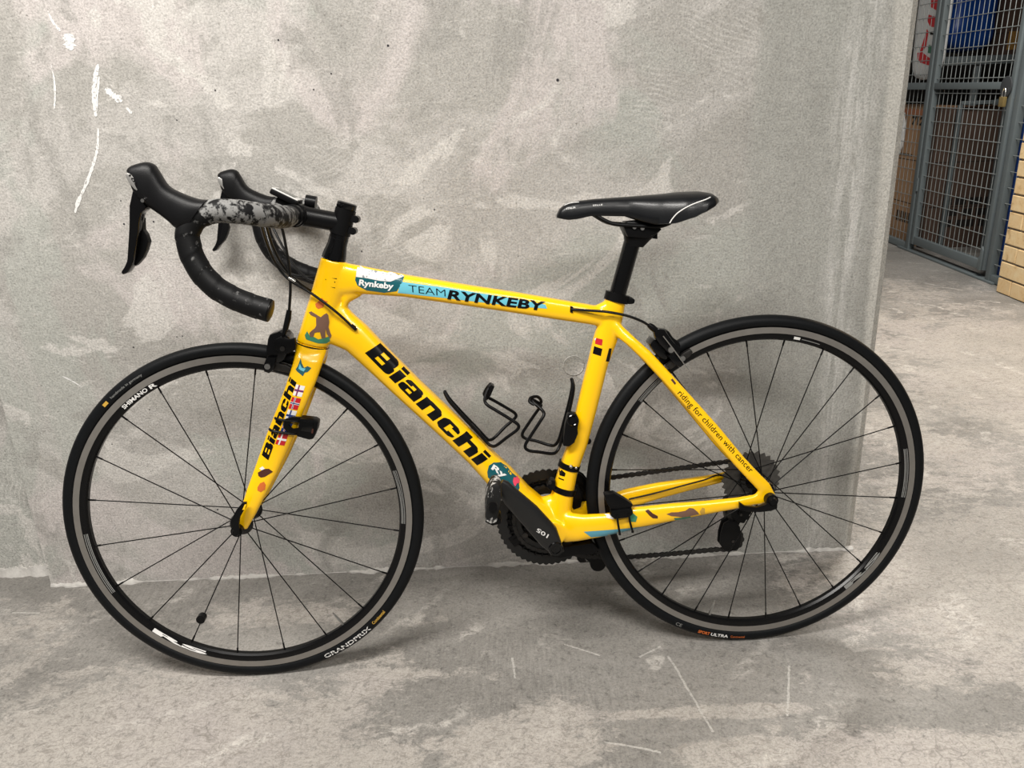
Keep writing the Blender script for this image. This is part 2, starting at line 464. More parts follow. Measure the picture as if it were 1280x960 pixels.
def floor_concrete():
    m = bpy.data.materials.new('floor_concrete'); N, L = nodes_of(m)
    b = N['Principled BSDF']; b.inputs['Specular IOR Level'].default_value = 0.3
    tc = N.new('ShaderNodeTexCoord'); v = tc.outputs['Object']
    sx = N.new('ShaderNodeSeparateXYZ'); L.new(v, sx.inputs[0])
    big = noise(N, L, v, 1.8, 8, 0.62, (0.7, 1.25, 1), 1.0)
    col = ramp(N, L, big, [(0.34, (0.185, 0.175, 0.160, 1)), (0.5, (0.235, 0.223, 0.205, 1)), (0.66, (0.295, 0.279, 0.257, 1))])
    # brushed striations in places
    br = noise(N, L, v, 34, 4, 0.65, (5.0, 0.45, 1), 0.4)
    bmk = noise(N, L, v, 1.4, 3, 0.5)
    col = mixc(N, L, ramp(N, L, bmk, [(0.42, 0.0), (0.58, 0.9)]), col, mixc(N, L, 1.0, col, ramp(N, L, br, [(0.36, 0.82), (0.64, 1.10)]), 'MULTIPLY'))
    # where feet and wheels have worn the cement skin off: pale, ragged patches
    wob1 = noise(N, L, v, 3.0, 6, 0.62, dist=0.8)
    wear = None
    for cx, cy, rx, ry, k in ((-0.72, 1.17, 0.46, 0.17, 0.95), (-0.42, 1.06, 0.34, 0.07, 0.9), (1.12, 1.50, 0.40, 0.42, 1.0), (0.74, 1.24, 0.18, 0.06, 0.8), (0.80, 1.05, 0.28, 0.08, 0.9), (0.0, 1.10, 0.17, 0.07, 0.95), (0.06, 1.17, 0.08, 0.05, 0.85),
                              (0.30, 1.17, 0.24, 0.016, 0.85), (0.36, 1.07, 0.14, 0.03, 0.9), (-0.28, 1.30, 0.20, 0.02, 0.6), (-0.50, 1.52, 0.28, 0.06, 0.6), (1.9, 2.9, 0.8, 1.1, 0.7), (1.35, 2.2, 0.4, 0.35, 0.5), (-1.25, 1.35, 0.3, 0.2, 0.6)):
        dx_ = math_(N, L, 'MULTIPLY', math_(N, L, 'SUBTRACT', sx.outputs[0], cx), 1.0 / rx); dy_ = math_(N, L, 'MULTIPLY', math_(N, L, 'SUBTRACT', sx.outputs[1], cy), 1.0 / ry)
        d2 = math_(N, L, 'SQRT', math_(N, L, 'ADD', math_(N, L, 'MULTIPLY', dx_, dx_), math_(N, L, 'MULTIPLY', dy_, dy_)))
        m_ = math_(N, L, 'MULTIPLY', math_(N, L, 'SUBTRACT', 1.35, d2), k)
        wear = m_ if wear is None else math_(N, L, 'MAXIMUM', wear, m_)
    wear = math_(N, L, 'MAXIMUM', wear, -0.6)
    rag = noise(N, L, v, 26, 8, 0.85, (0.8, 1.3, 1), 0.5)
    wf = math_(N, L, 'ADD', math_(N, L, 'MULTIPLY', wear, 0.30), math_(N, L, 'ADD', math_(N, L, 'MULTIPLY', wob1, 0.85), math_(N, L, 'MULTIPLY', rag, 0.75)))
    tint = ramp(N, L, noise(N, L, v, 2.2, 5, 0.6), [(0.35, (0.34, 0.318, 0.288, 1)), (0.5, (0.40, 0.37, 0.335, 1)), (0.65, (0.385, 0.352, 0.328, 1))])
    col = mixc(N, L, ramp(N, L, wf, [(0.86, 0.0), (0.95, 0.85)]), col, tint)
    # trowel arcs
    wv = N.new('ShaderNodeTexWave'); wv.wave_type = 'RINGS'; wv.rings_direction = 'Z'
    wv.inputs['Scale'].default_value = 2.3; wv.inputs['Distortion'].default_value = 7; wv.inputs['Detail'].default_value = 5; wv.inputs['Detail Roughness'].default_value = 0.72
    mp = N.new('ShaderNodeMapping'); mp.inputs['Location'].default_value = (1.2, -2.3, 0); mp.inputs['Scale'].default_value = (0.8, 1.0, 1)
    L.new(v, mp.inputs['Vector']); L.new(mp.outputs[0], wv.inputs['Vector'])
    wm = noise(N, L, v, 3.3, 4, 0.6)
    arc = math_(N, L, 'MULTIPLY', ramp(N, L, wv.outputs['Fac'], [(0.86, 0.0), (0.97, 0.8)]), ramp(N, L, wm, [(0.48, 0.0), (0.62, 1.0)]))
    arc = math_(N, L, 'MULTIPLY', arc, ramp(N, L, rag, [(0.44, 0.0), (0.56, 1.0)]))
    col = mixc(N, L, arc, col, (0.53, 0.50, 0.46, 1))
    # smoky stains
    sk = noise(N, L, v, 1.15, 5, 0.55, (1, 1.6, 1), 0.9)
    col = mixc(N, L, ramp(N, L, sk, [(0.52, 0.0), (0.74, 0.4)]), col, (0.19, 0.18, 0.164, 1))
    # straight white scratches
    for (x0_, y0_), (x1_, y1_) in ([(0.0870, 1.3750), (0.1560, 1.3340)], [(0.2910, 1.3260), (0.3320, 1.1210)], [(-0.0210, 1.3390), (-0.0150, 1.2780)], [(0.5210, 1.2850), (0.4740, 1.1520)], [(0.1370, 1.1070), (0.2310, 1.0780)], [(-1.1530, 1.5570), (-1.0870, 1.5530)], [(0.2350, 1.3250), (0.2830, 1.3560)]):
        ox, oy = (x0_ + x1_) / 2, (y0_ + y1_) / 2; rot = math.atan2(y1_ - y0_, x1_ - x0_); ln = math.hypot(x1_ - x0_, y1_ - y0_) / 2
        c_, s_ = math.cos(rot), math.sin(rot)
        px_ = math_(N, L, 'SUBTRACT', sx.outputs[0], ox); py_ = math_(N, L, 'SUBTRACT', sx.outputs[1], oy)
        al = math_(N, L, 'ADD', math_(N, L, 'MULTIPLY', px_, c_), math_(N, L, 'MULTIPLY', py_, s_)); ac = math_(N, L, 'SUBTRACT', math_(N, L, 'MULTIPLY', py_, c_), math_(N, L, 'MULTIPLY', px_, s_))
        ac = math_(N, L, 'MULTIPLY_ADD', math_(N, L, 'SUBTRACT', wob1, 0.5), 0.02, ac)
        ln_m = math_(N, L, 'MULTIPLY', math_(N, L, 'LESS_THAN', math_(N, L, 'ABSOLUTE', al), ln), math_(N, L, 'LESS_THAN', math_(N, L, 'ABSOLUTE', ac), math_(N, L, 'MULTIPLY', rag, 0.0042)))
        col = mixc(N, L, math_(N, L, 'MULTIPLY', ln_m, 0.6), col, (0.50, 0.48, 0.445, 1))
    # hair cracks
    wn = N.new('ShaderNodeTexNoise'); wn.inputs['Scale'].default_value = 6; wn.inputs['Detail'].default_value = 6; L.new(v, wn.inputs['Vector'])
    ad = N.new('ShaderNodeMix'); ad.data_type = 'VECTOR'; ad.inputs[0].default_value = 0.12
    L.new(v, ad.inputs[4]); L.new(wn.outputs['Color'], ad.inputs[5])
    vo = N.new('ShaderNodeTexVoronoi'); vo.feature = 'DISTANCE_TO_EDGE'; vo.inputs['Scale'].default_value = 17; L.new(ad.outputs[1], vo.inputs['Vector'])
    mk = noise(N, L, v, 1.8, 4, 0.6)
    crack = math_(N, L, 'MULTIPLY', ramp(N, L, vo.outputs['Distance'], [(0.001, 1.0), (0.022, 0.0)]), math_(N, L, 'MULTIPLY', ramp(N, L, wf, [(0.92, 0.0), (1.02, 1.0)]), ramp(N, L, noise(N, L, v, 4.5, 5, 0.7), [(0.50, 0.0), (0.58, 1.0)])))
    col = mixc(N, L, math_(N, L, 'MULTIPLY', crack, 0.6), col, (0.15, 0.135, 0.12, 1))
    gr = noise(N, L, v, 190, 5, 0.85)
    col = mixc(N, L, 1.0, col, ramp(N, L, gr, [(0.32, 0.58), (0.5, 1.0), (0.68, 1.22)]), 'MULTIPLY')
    g2 = noise(N, L, v, 62, 7, 0.85, dist=0.5)
    col = mixc(N, L, 1.0, col, ramp(N, L, g2, [(0.34, 0.60), (0.46, 1.0), (0.66, 1.10)]), 'MULTIPLY')
    # dark grit left standing in the worn skin, pale flecks in the sound skin
    gt = noise(N, L, v, 48, 8, 0.9, (0.7, 1.2, 1), 1.2)
    col = mixc(N, L, math_(N, L, 'MULTIPLY', ramp(N, L, gt, [(0.40, 0.8), (0.47, 0.0)]), ramp(N, L, wf, [(0.88, 0.0), (0.96, 1.0)])), col, (0.22, 0.20, 0.178, 1))
    col = mixc(N, L, math_(N, L, 'MULTIPLY', ramp(N, L, gt, [(0.58, 0.0), (0.64, 0.6)]), ramp(N, L, wf, [(0.80, 0.5), (0.92, 0.0)])), col, (0.50, 0.475, 0.435, 1))
    L.new(col, b.inputs['Base Color'])
    rg = noise(N, L, v, 2.5, 5, 0.6)
    L.new(ramp(N, L, rg, [(0.35, 0.5), (0.65, 0.72)]), b.inputs['Roughness'])
    h = math_(N, L, 'ADD', math_(N, L, 'MULTIPLY', gr, 0.5), math_(N, L, 'MULTIPLY', g2, 0.6))
    bp = N.new('ShaderNodeBump'); bp.inputs['Strength'].default_value = 0.5; bp.inputs['Distance'].default_value = 0.003
    L.new(h, bp.inputs['Height']); L.new(bp.outputs[0], b.inputs['Normal'])
    return m

WALLM = wall_concrete()
FLOORM = floor_concrete()

# ================================================================== the room
b = MB(); b.box((-4.5, -2.5, -0.12), (7.5, 9.5, 0.0)); floor = tag(b.build('floor', FLOORM, None, False), kind='structure')

WY, WYAW = 1.6778, 0.01662
wl = [(-1.1169, -0.0053), (0.8095, -0.0047)]
SL, SR = wl[0][0], wl[1][0]
b = MB()
prof = [(SL, 0.0), (SR - 0.016, 0.0), (SR, 0.012), (SR, 0.24), (SL, 0.24)]
lo_ = [(x, y, -0.01) for x, y in prof]; hi_ = [(x, y, 2.7) for x, y in prof]
b.rings([lo_, hi_])
wall = b.build('wall_back', WALLM, None, False)
wall.location = (0, WY, 0); wall.rotation_euler = (0, 0, WYAW); tag(wall, kind='structure')
b = MB(); b.box((-4.5, 0.055, -0.01), (SL + 0.002, 0.24, 2.7))
wl2 = b.build('wall_left', WALLM, None, False)
wl2.location = (0, WY, 0); wl2.rotation_euler = (0, 0, WYAW); tag(wl2, kind='structure')

# ragged plaster left along the foot of the wall
PLASTER = mat('plaster_crumbs', (0.50, 0.48, 0.45, 1), 0.85, 0, 0, 0.35, 70, 1.0, 200)
rnd = random.Random(3)
b = MB(); rs = []
n = 260; a1 = a2 = 0.006
for i in range(n + 1):
    s = SL + (SR - SL) * i / n
    gate = max(0.0, math.sin(i * 0.13) + 0.7 * math.sin(i * 0.31 + 1.0) + 0.5 * math.sin(i * 0.71 + 2.0) + 0.55)
    a1 += (rnd.uniform(0.0, 0.016) * min(1, gate) + 0.0006 - a1) * 0.55; a2 += (rnd.uniform(0.0, 0.013) * min(1, gate) + 0.0006 - a2) * 0.55
    rs.append([(s, 0.004, -0.004), (s, -a1, -0.004), (s, -a1 * 0.75, 0.002 + a2 * 0.2), (s, -0.0015, a2), (s, 0.004, a2)])
b.rings(rs)
tr = b.build('trim_1', PLASTER, None, True); tr.location = wall.location; tr.rotation_euler = wall.rotation_euler; tag(tr, kind='structure')
b = MB(); rs = []
for i in range(90):
    s = -1.6 + (SL + 1.6) * i / 89
    a1 += (rnd.uniform(0.002, 0.02) - a1) * 0.35; k = rnd.uniform(0.01, 0.05) if s > -1.45 else 0.01
    a2 += (k - a2) * 0.3
    rs.append([(s, 0.06, -0.004), (s, 0.055 - a1, -0.004), (s, 0.055 - a1 * 0.7, 0.003), (s, 0.052, a2), (s, 0.06, a2)])
b.rings(rs)
tr = b.build('trim_2', PLASTER, None, True); tr.location = wall.location; tr.rotation_euler = wall.rotation_euler; tag(tr, kind='structure')

# chalky scrape marks and the filled formwork hole, parts of the wall
chalk = bpy.data.materials.new('chalk'); N, L = nodes_of(chalk)
N['Principled BSDF'].inputs['Base Color'].default_value = (0.78, 0.77, 0.75, 1); N['Principled BSDF'].inputs['Roughness'].default_value = 0.9
tcn = N.new('ShaderNodeTexCoord'); tr_ = N.new('ShaderNodeBsdfTransparent'); ms = N.new('ShaderNodeMixShader')
fz = ramp(N, L, noise(N, L, tcn.outputs['Object'], 160, 4, 0.7), [(0.33, 0.0), (0.46, 0.95)])
L.new(fz, ms.inputs[0]); L.new(tr_.outputs[0], ms.inputs[1]); L.new(N['Principled BSDF'].outputs[0], ms.inputs[2])
L.new(ms.outputs[0], N['Material Output'].inputs[0])
def chalk_mark(pts, w0, w1, name='chalk_mark'):
    P = spline([(x, 0, z) for x, z in pts], 8); b = MB(); v = []; f = []
    for i, p in enumerate(P):
        t = i / (len(P) - 1); w = (w0 + (w1 - w0) * t) * (0.6 + 0.8 * rnd.random()) * (0.25 + 0.75 * math.sin(PI * min(1, max(0.0, t))) ** 0.4)
        d = (P[min(i + 1, len(P) - 1)] - P[max(i - 1, 0)]).normalized(); nn = Vector((-d.z, 0, d.x)) * w
        v += [p + nn + Vector((0, -0.0008, 0)), p - nn + Vector((0, -0.0008, 0))]
    for i in range(len(P) - 1): f.append((2 * i, 2 * i + 1, 2 * i + 3, 2 * i + 2))
    b.add(v, f); return b.build(name, chalk, wall, False)
chalk_mark([(-0.8386, 1.2420), (-0.8318, 1.2199), (-0.8227, 1.2072)], 0.0018, 0.003)
chalk_mark([(-0.8088, 1.2026), (-0.8104, 1.1888), (-0.8123, 1.1735)], 0.009, 0.011)
chalk_mark([(-0.8536, 1.1509), (-0.8540, 1.1224), (-0.8590, 1.0937), (-0.8658, 1.0706)], 0.0014, 0.0022)
chalk_mark([(-0.7650, 1.1479), (-0.7770, 1.1197), (-0.7861, 1.0839), (-0.7895, 1.0531)], 0.004, 0.0045)
chalk_mark([(-0.7861, 1.0619), (-0.7785, 1.0909), (-0.7679, 1.1266)], 0.0018, 0.002)
chalk_mark([(-0.7892, 1.0323), (-0.7986, 0.9950), (-0.8128, 0.9650), (-0.8373, 0.9241), (-0.8583, 0.8934), (-0.8695, 0.8716)], 0.0022, 0.004)
chalk_mark([(-0.7603, 1.1047), (-0.7505, 1.0928), (-0.7425, 1.0867), (-0.7333, 1.0791)], 0.006, 0.007)
chalk_mark([(-0.7277, 1.0686), (-0.7192, 1.0565)], 0.003, 0.003)
chalk_mark([(-0.9729, 0.5260), (-0.9518, 0.5121), (-0.9358, 0.4984)], 0.0016, 0.001)
pc = [(0.1369, 0.4996)]
b = MB(); b.revolve((pc[0][0], 0, pc[0][1]), [(0.0005, -0.0006), (0.021, -0.0008), (0.0225, -0.0016), (0.024, -0.0003), (0.0005, 0.002)], 40)
b.build('formwork_plug', WALLM, wall)
DARKHOLE = mat('dark_hole', (0.02, 0.02, 0.025, 1), 0.9)
for (x, z), r in zip([(0.1110, 1.0887), (-0.8082, 0.5841), (-0.7006, 0.6044), (-0.7127, 0.6032), (-0.2126, 1.1616), (-0.6352, 1.0416), (-0.5522, 1.0931), (-0.4190, 1.1784), (-0.3260, 1.1155), (-0.3631, 1.0879), (-0.1452, 0.8495), (-0.3016, 0.7704), (-0.7767, 0.8454), (-0.7739, 0.8917), (-0.7164, 0.8478), (-0.7589, 0.8121), (-0.8997, 0.3611), (-0.6927, 0.1846), (-0.8013, 0.4395)],
                     [0.0045, 0.0025, 0.0022, 0.0018, 0.0035, 0.002, 0.0025, 0.0028, 0.0025, 0.0025, 0.0025, 0.0025, 0.003, 0.002, 0.003, 0.002, 0.002, 0.003, 0.002]):
    r *= 0.62; b = MB(); b.revolve((x, 0, z), [(0.0002, -0.0006), (r, -0.0006), (r * 0.9, 0.002), (0.0002, 0.003)], 10)
    b.build('nail_hole', DARKHOLE, wall)

# ------------------------------------------------------------------ brick pier
MORTAR = mat('mortar', (0.22, 0.20, 0.17, 1), 0.9, 0, 0, 0.2, 50, 0.6, 150)
BX, BY = 2.519, 4.056
b = MB(); b.box((BX + 0.008, 1.8, -0.01), (BX + 0.11, BY - 0.006, 2.7)); wr = tag(b.build('wall_right', MORTAR, None, False), kind='structure')
bm_ = bpy.data.materials.new('buff_brick'); N, L = nodes_of(bm_); pb = N['Principled BSDF']; pb.inputs['Roughness'].default_value = 0.8
tcn = N.new('ShaderNodeTexCoord'); oi = N.new('ShaderNodeObjectInfo')
mpn = N.new('ShaderNodeMapping'); L.new(tcn.outputs['Object'], mpn.inputs['Vector'])
cmb = N.new('ShaderNodeCombineXYZ'); L.new(math_(N, L, 'MULTIPLY', oi.outputs['Random'], 37.0), cmb.inputs[0]); L.new(cmb.outputs[0], mpn.inputs['Location'])
c = ramp(N, L, noise(N, L, mpn.outputs[0], 16, 6, 0.65, dist=0.5), [(0.30, (0.50, 0.33, 0.15, 1)), (0.45, (0.82, 0.59, 0.31, 1)), (0.70, (0.88, 0.70, 0.42, 1))])
c = mixc(N, L, ramp(N, L, oi.outputs['Random'], [(0.1, 0.0), (1.0, 0.35)]), c, (0.74, 0.48, 0.23, 1))
L.new(c, pb.inputs['Base Color'])
bpn = N.new('ShaderNodeBump'); bpn.inputs['Strength'].default_value = 0.6; bpn.inputs['Distance'].default_value = 0.002
L.new(noise(N, L, mpn.outputs[0], 90, 4, 0.7), bpn.inputs['Height']); L.new(bpn.outputs[0], pb.inputs['Normal'])
def brick_mesh(ln):
    b = MB(); b.box((0, -ln, 0), (0.108, 0, 0.073), 0.003); return b.mesh('brick')
BM = {0.108: brick_mesh(0.108), 0.228: brick_mesh(0.228)}
for me in BM.values(): me.materials.append(bm_)
for k in range(28):
    y = BY; z = 0.004 + k * 0.083; ln = 0.108 if k % 2 == 0 else 0.228
    while y > 2.7:
        o = bpy.data.objects.new('brick', BM[ln]); COL.objects.link(o); o.parent = wr
        o.location = (BX + rnd.uniform(-0.0015, 0.0015), y + (rnd.uniform(-0.002, 0.002) if y < BY else rnd.uniform(-0.004, 0)), z)
        y -= ln + 0.011; ln = 0.228

# ------------------------------------------------------------------ storage cage: fixed mesh panels and the gate
GREY = mat('grey_painted_steel', srgb(104, 112, 114), 0.45, 0.1, 0, 0.08, 20, 0.05, 80)
WIREM = mat('galvanised_wire', srgb(152, 157, 156), 0.45, 0.3, 0, 0.1, 30)
CX = 2.61
def vwire(parent, y, z0, z1, me_cache={}):
    key = round(z1 - z0, 3)
    if key not in me_cache:
        b = MB(); b.tube([(0, 0, 0), (0, 0, z1 - z0)], 0.0018, 6); me_cache[key] = b.mesh('wire'); me_cache[key].materials.append(WIREM)
    o = bpy.data.objects.new('wire', me_cache[key]); COL.objects.link(o); o.parent = parent; o.location = (0.003, y, z0)
def hwire(parent, z, y0, y1, me_cache={}):
    key = round(y1 - y0, 3)
    if key not in me_cache:
        b = MB(); b.tube([(0, 0, 0), (0, y1 - y0, 0)], 0.0021, 6); me_cache[key] = b.mesh('wire'); me_cache[key].materials.append(WIREM)
    o = bpy.data.objects.new('wire', me_cache[key]); COL.objects.link(o); o.parent = parent; o.location = (-0.0015, y0, z)
def part_box(name, lo, hi, m, parent, bev=0.003):
    b = MB(); b.box(lo, hi, bev); return b.build(name, m, parent)
def mesh_panel(y0, y1, label, posts, rails, ztop=2.1):
    r = empty('wire_fence', (CX, 0, 0)); tag(r, label, 'fence')
    for p in posts: part_box('post', (-0.02, p - 0.019, 0.0), (0.02, p + 0.019, ztop), GREY, r)
    for z in rails: part_box('rail', (-0.016, y0, z - 0.02), (0.016, y1, z + 0.02), GREY, r)
    k = 1
    while y0 + 0.03 + (k - 1) * 0.052 < y1 - 0.01:
        vwire(r, y0 + 0.03 + (k - 1) * 0.052, 0.03, ztop - 0.02); k += 1
    z = 0.10
    while z < ztop - 0.05:
        hwire(r, z, y0, y1); z += 0.0805
    return r
mesh_panel(5.216, 6.314, 'fixed wire mesh panel beyond the gate hinge post next to the concrete wall end', (5.194,), (0.025, 1.0))
mesh_panel(4.066, 4.25, 'narrow fixed wire mesh strip between the gate post and the brick pier', (4.271,), (0.025,))
G0, G1 = 4.325, 5.158
g = empty('mesh_gate', (CX, 0, 0)); tag(g, 'closed grey steel gate with wire mesh and a middle rail', 'gate')
part_box('stile', (-0.017, G1 - 0.03, 0.05), (0.017, G1, 2.05), GREY, g)
part_box('stile', (-0.017, G0, 0.05), (0.017, G0 + 0.03, 2.05), GREY, g)
for z in (0.075, 2.03): part_box('rail', (-0.015, G0 + 0.03, z - 0.025), (0.015, G1 - 0.03, z + 0.025), GREY, g)
part_box('rail', (-0.015, G0 + 0.03, 0.982), (0.015, G1 - 0.03, 1.018), GREY, g)
for k in range(15): vwire(g, G0 + 0.03 + (G1 - G0 - 0.06) * (k + 1) / 16, 0.09, 2.02)
for k in range(24): hwire(g, 0.155 + k * 0.0805, G0 + 0.02, G1 - 0.02)
for z in (0.42, 1.7):
    b = MB(); b.cyl((-0.014, G1 + 0.003, z - 0.04), (-0.014, G1 + 0.003, z + 0.04), 0.009, 12); b.build('hinge', GREY, g)
b = MB()
b.plate([(4.372 + 0.048 * math.cos(t), 0.995 + 0.052 * math.sin(t)) for t in [2 * PI * k / 20 for k in range(20)]], -0.006, 0.0, 0.001)
b.v = [(y - 0.0215, x, z) for x, y, z in b.v]
b.build('lock_plate', mat('dark_steel_plate', srgb(70, 72, 74), 0.5, 0.3, 0, 0.1, 40), g)
b = MB(); b.plate([(4.338, 0.05), (4.338, 0.16), (4.348, 0.18), (4.36, 0.16), (4.356, 0.13), (4.368, 0.12), (4.368, 0.05)], -0.004, 0.004, 0.001)
b.v = [(y - 0.0225, x, z) for x, y, z in b.v]; b.build('latch', GREY, g)
# threshold bar on the ground
b = MB(); b.box((CX - 0.03, 4.2, 0.0), (CX + 0.03, 5.30, 0.012), 0.003); tag(b.build('trim_3', GREY), kind='structure')

pk = empty('padlock', (CX - 0.035, 4.366, 0.93)); tag(pk, 'brass padlock hanging from the gate lock plate', 'padlock')
b = MB(); b.box((-0.009, -0.021, -0.032), (0.009, 0.021, 0.018), 0.004); b.build('body', mat('brass', (0.55, 0.40, 0.16, 1), 0.35, 0.8, 0, 0.2, 60), pk)
b = MB(); b.tube(spline([(0, -0.013, 0.01), (0, -0.013, 0.04), (0, -0.008, 0.055), (0, 0.0, 0.06), (0, 0.008, 0.055), (0, 0.013, 0.04), (0, 0.013, 0.01)], 5), 0.0035, 8); b.build('shackle', STEEL, pk)

# walls of the storage room
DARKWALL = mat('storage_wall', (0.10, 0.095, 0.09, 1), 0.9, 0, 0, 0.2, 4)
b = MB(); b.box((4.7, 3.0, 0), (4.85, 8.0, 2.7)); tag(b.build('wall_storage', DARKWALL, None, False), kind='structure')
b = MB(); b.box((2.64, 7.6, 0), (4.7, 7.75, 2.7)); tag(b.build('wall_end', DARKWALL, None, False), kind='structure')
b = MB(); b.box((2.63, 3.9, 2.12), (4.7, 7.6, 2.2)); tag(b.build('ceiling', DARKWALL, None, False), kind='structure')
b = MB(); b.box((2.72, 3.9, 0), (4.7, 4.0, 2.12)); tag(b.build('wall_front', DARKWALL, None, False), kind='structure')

# ------------------------------------------------------------------ stored things behind the mesh
CARD = mat('cardboard', srgb(184, 146, 112), 0.85, 0, 0, 0.08, 8, 0.15, 60)
CARDDK = mat('dark_cardboard', srgb(76, 58, 48), 0.85, 0, 0, 0.1, 8, 0.15, 60)
TAPEBR = mat('packing_tape', srgb(132, 92, 62), 0.4, 0, 0, 0.05, 10)
CARDINK = mat('box_print', srgb(24, 18, 16), 0.8, 0, 0, 0.1, 40)
def carton(name, lo, hi, m, label):
    r = empty(name, ((lo[0] + hi[0]) / 2, (lo[1] + hi[1]) / 2, lo[2])); tag(r, label, 'box')
    c = Vector(r.location); b = MB()
    b.box(tuple(Vector(lo) - c), tuple(Vector(hi) - c), 0.006); b.build('body', m, r)
    b = MB(); h = hi[2] - lo[2]
    b.box((lo[0] - c.x + 0.004, -0.03, h - 0.0005), (hi[0] - c.x - 0.004, 0.03, h + 0.001)); b.build('packing_tape', TAPEBR, r)
    b = MB()
    for zz in (0.30, 0.62):   # pressed fold lines of the flaps
        b.box((lo[0] - c.x - 0.0012, lo[1] - c.y + 0.01, h * zz), (lo[0] - c.x + 0.001, hi[1] - c.y - 0.01, h * zz + 0.004))
        b.box((lo[0] - c.x + 0.01, lo[1] - c.y - 0.0012, h * zz), (hi[0] - c.x - 0.01, lo[1] - c.y + 0.001, h * zz + 0.004))
    b.build('crease', CARDINK, r)
    return r, c
def print_text(parent, c, body, O, E, T, m, bold=0.0):
    v, f = text_shape(body, bold); O = Vector(O); E = Vector(E) - O; T = Vector(T) - O
    b = MB(); b.add([O + E * a + T * t - c for a, t in v], f); return b.build('lettering', m, parent, False)
r, c = carton('cardboard_box', (2.70, 5.30, 0.0), (3.05, 6.25, 0.865), CARD, 'tall light brown carton standing behind the fixed mesh panel')
q = [(5.5477, 0.7886), (5.3499, 0.8003), (5.5481, 0.8286)]
print_text(r, c, '7120', (2.698, q[0][0] + 0.01, 0.757), (2.698, q[1][0] - 0.01, 0.757), (2.698, q[0][0] + 0.01, 0.814), CARDINK, 0.055)
b = MB(); b.box((2.6985 - c.x, 5.31 - c.y, 0.822), (2.6995 - c.x, 6.2 - c.y, 0.856)); b.build('print_stripe', mat('orange_box_print', srgb(196, 130, 96), 0.8, 0, 0, 0.15, 30), r)
b = MB()
for k in range(9): b.box((2.6985 - c.x, 5.50 + k * 0.022 - c.y, 0.56), (2.6995 - c.x, 5.513 + k * 0.022 - c.y, 0.575))
b.build('print_line', CARDINK, r)
b = MB(); y = 5.37
while y < 5.60:
    w = rnd.choice((0.006, 0.011, 0.016)); b.box((2.6985 - c.x, y - c.y, 0.13), (2.6995 - c.x, y + w - c.y, 0.20)); y += w + rnd.choice((0.008, 0.014))
b.build('print_bars', CARDINK, r)

r, c = carton('cardboard_box', (2.70, 5.222, 0.0), (3.55, 5.285, 0.872), CARDDK, 'wide dark brown flat carton on the floor behind the gate')
b = MB()
for z0, spans in ((0.275, ((2.80, 2.86), (2.88, 2.95), (2.97, 3.05), (3.07, 3.12))), (0.205, ((2.82, 2.90), (2.93, 3.0), (3.02, 3.10), (3.12, 3.2))), (0.135, ((2.80, 2.88), (2.90, 3.02), (3.05, 3.15)))):
    for x0, x1 in spans: b.box((x0 - c.x, 5.2205 - c.y, z0), (x1 - c.x, 5.2215 - c.y, z0 + 0.045))
b.build('print_line', CARDINK, r)

rk = empty('steel_rack', (3.1, 5.35, 0)); tag(rk, 'low grey tubular steel rack around the dark carton behind the gate', 'rack')
for x, y in ((-0.30, -0.17), (-0.02, -0.17), (0.42, -0.17), (0.0, -0.02), (0.42, -0.02)):
    part_box('post', (x - 0.012, y - 0.012, 0), (x + 0.012, y + 0.012, 0.885), GREY, rk)
for x0, y in ((-0.30, -0.17), (0.0, -0.02)): part_box('rail', (x0, y - 0.011, 0.885), (0.42, y + 0.011, 0.907), GREY, rk)

sh = empty('shelf_unit', (3.3, 5.75, 0)); tag(sh, 'grey steel shelf holding the blue sack behind the gate', 'shelf')
part_box('shelf_board', (-0.45, -0.2, 1.145), (0.6, 0.28, 1.165), GREY, sh)
part_box('shelf_beam', (-0.45, -0.225, 1.115), (0.6, -0.2, 1.168), GREY, sh)
for x in (-0.22, 0.58):
    for y in (-0.19, 0.26): part_box('post', (x - 0.018, y - 0.018, 0), (x + 0.018, y + 0.018, 1.145), GREY, sh)

def lumpy(name, lo, hi, m, e, amp, freq, seed, sub=4, parent=None):
    bm = bmesh.new(); bmesh.ops.create_icosphere(bm, subdivisions=sub, radius=1)
    from mathutils import noise as mn
    c = [(a + b_) / 2 for a, b_ in zip(lo, hi)]; h = [(b_ - a) / 2 for a, b_ in zip(lo, hi)]
    for v in bm.verts:
        d = v.co.normalized(); k = 1 / (abs(d.x) ** e + abs(d.y) ** e + abs(d.z) ** e) ** (1 / e)
        k *= 1 + amp * mn.noise(d * freq + Vector((seed, seed, seed)))
        v.co = Vector([c[i] + d[i] * k * h[i] for i in range(3)])
    me = bpy.data.meshes.new(name); bm.to_mesh(me); bm.free()
    return link(name, me, m, parent, True, 70)
BLUEBAG = mat('blue_plastic', srgb(14, 58, 128), 0.4, 0, 0, 0.2, 6)
bs = empty('storage_sack', (3.05, 5.76, 1.167)); tag(bs, 'bulging dark blue plastic sack on the steel shelf', 'bag')
lumpy('body', (-0.17, -0.17, 0.035), (0.15, 0.2, 0.50), BLUEBAG, 5, 0.10, 2.2, 3.3, 4, bs)
b = MB(); b.tube(spline([(-0.15, -0.172, 0.30), (-0.14, -0.185, 0.46), (-0.05, -0.185, 0.52), (0.02, -0.185, 0.46), (0.03, -0.172, 0.30)], 6), 0.008, 8); b.build('handle', BLUEBAG, bs)
r, c = carton('cardboard_box', (3.23, 5.58, 1.167), (3.75, 5.95, 1.60), CARDDK, 'dark brown carton beside the blue sack on the shelf')
b = MB(); b.box((3.26 - c.x, 5.5785 - c.y, 0.03), (3.52 - c.x, 5.5795 - c.y, 0.14)); b.build('print_label', mat('ochre_label', srgb(150, 112, 52), 0.8, 0, 0, 0.1, 20), r)

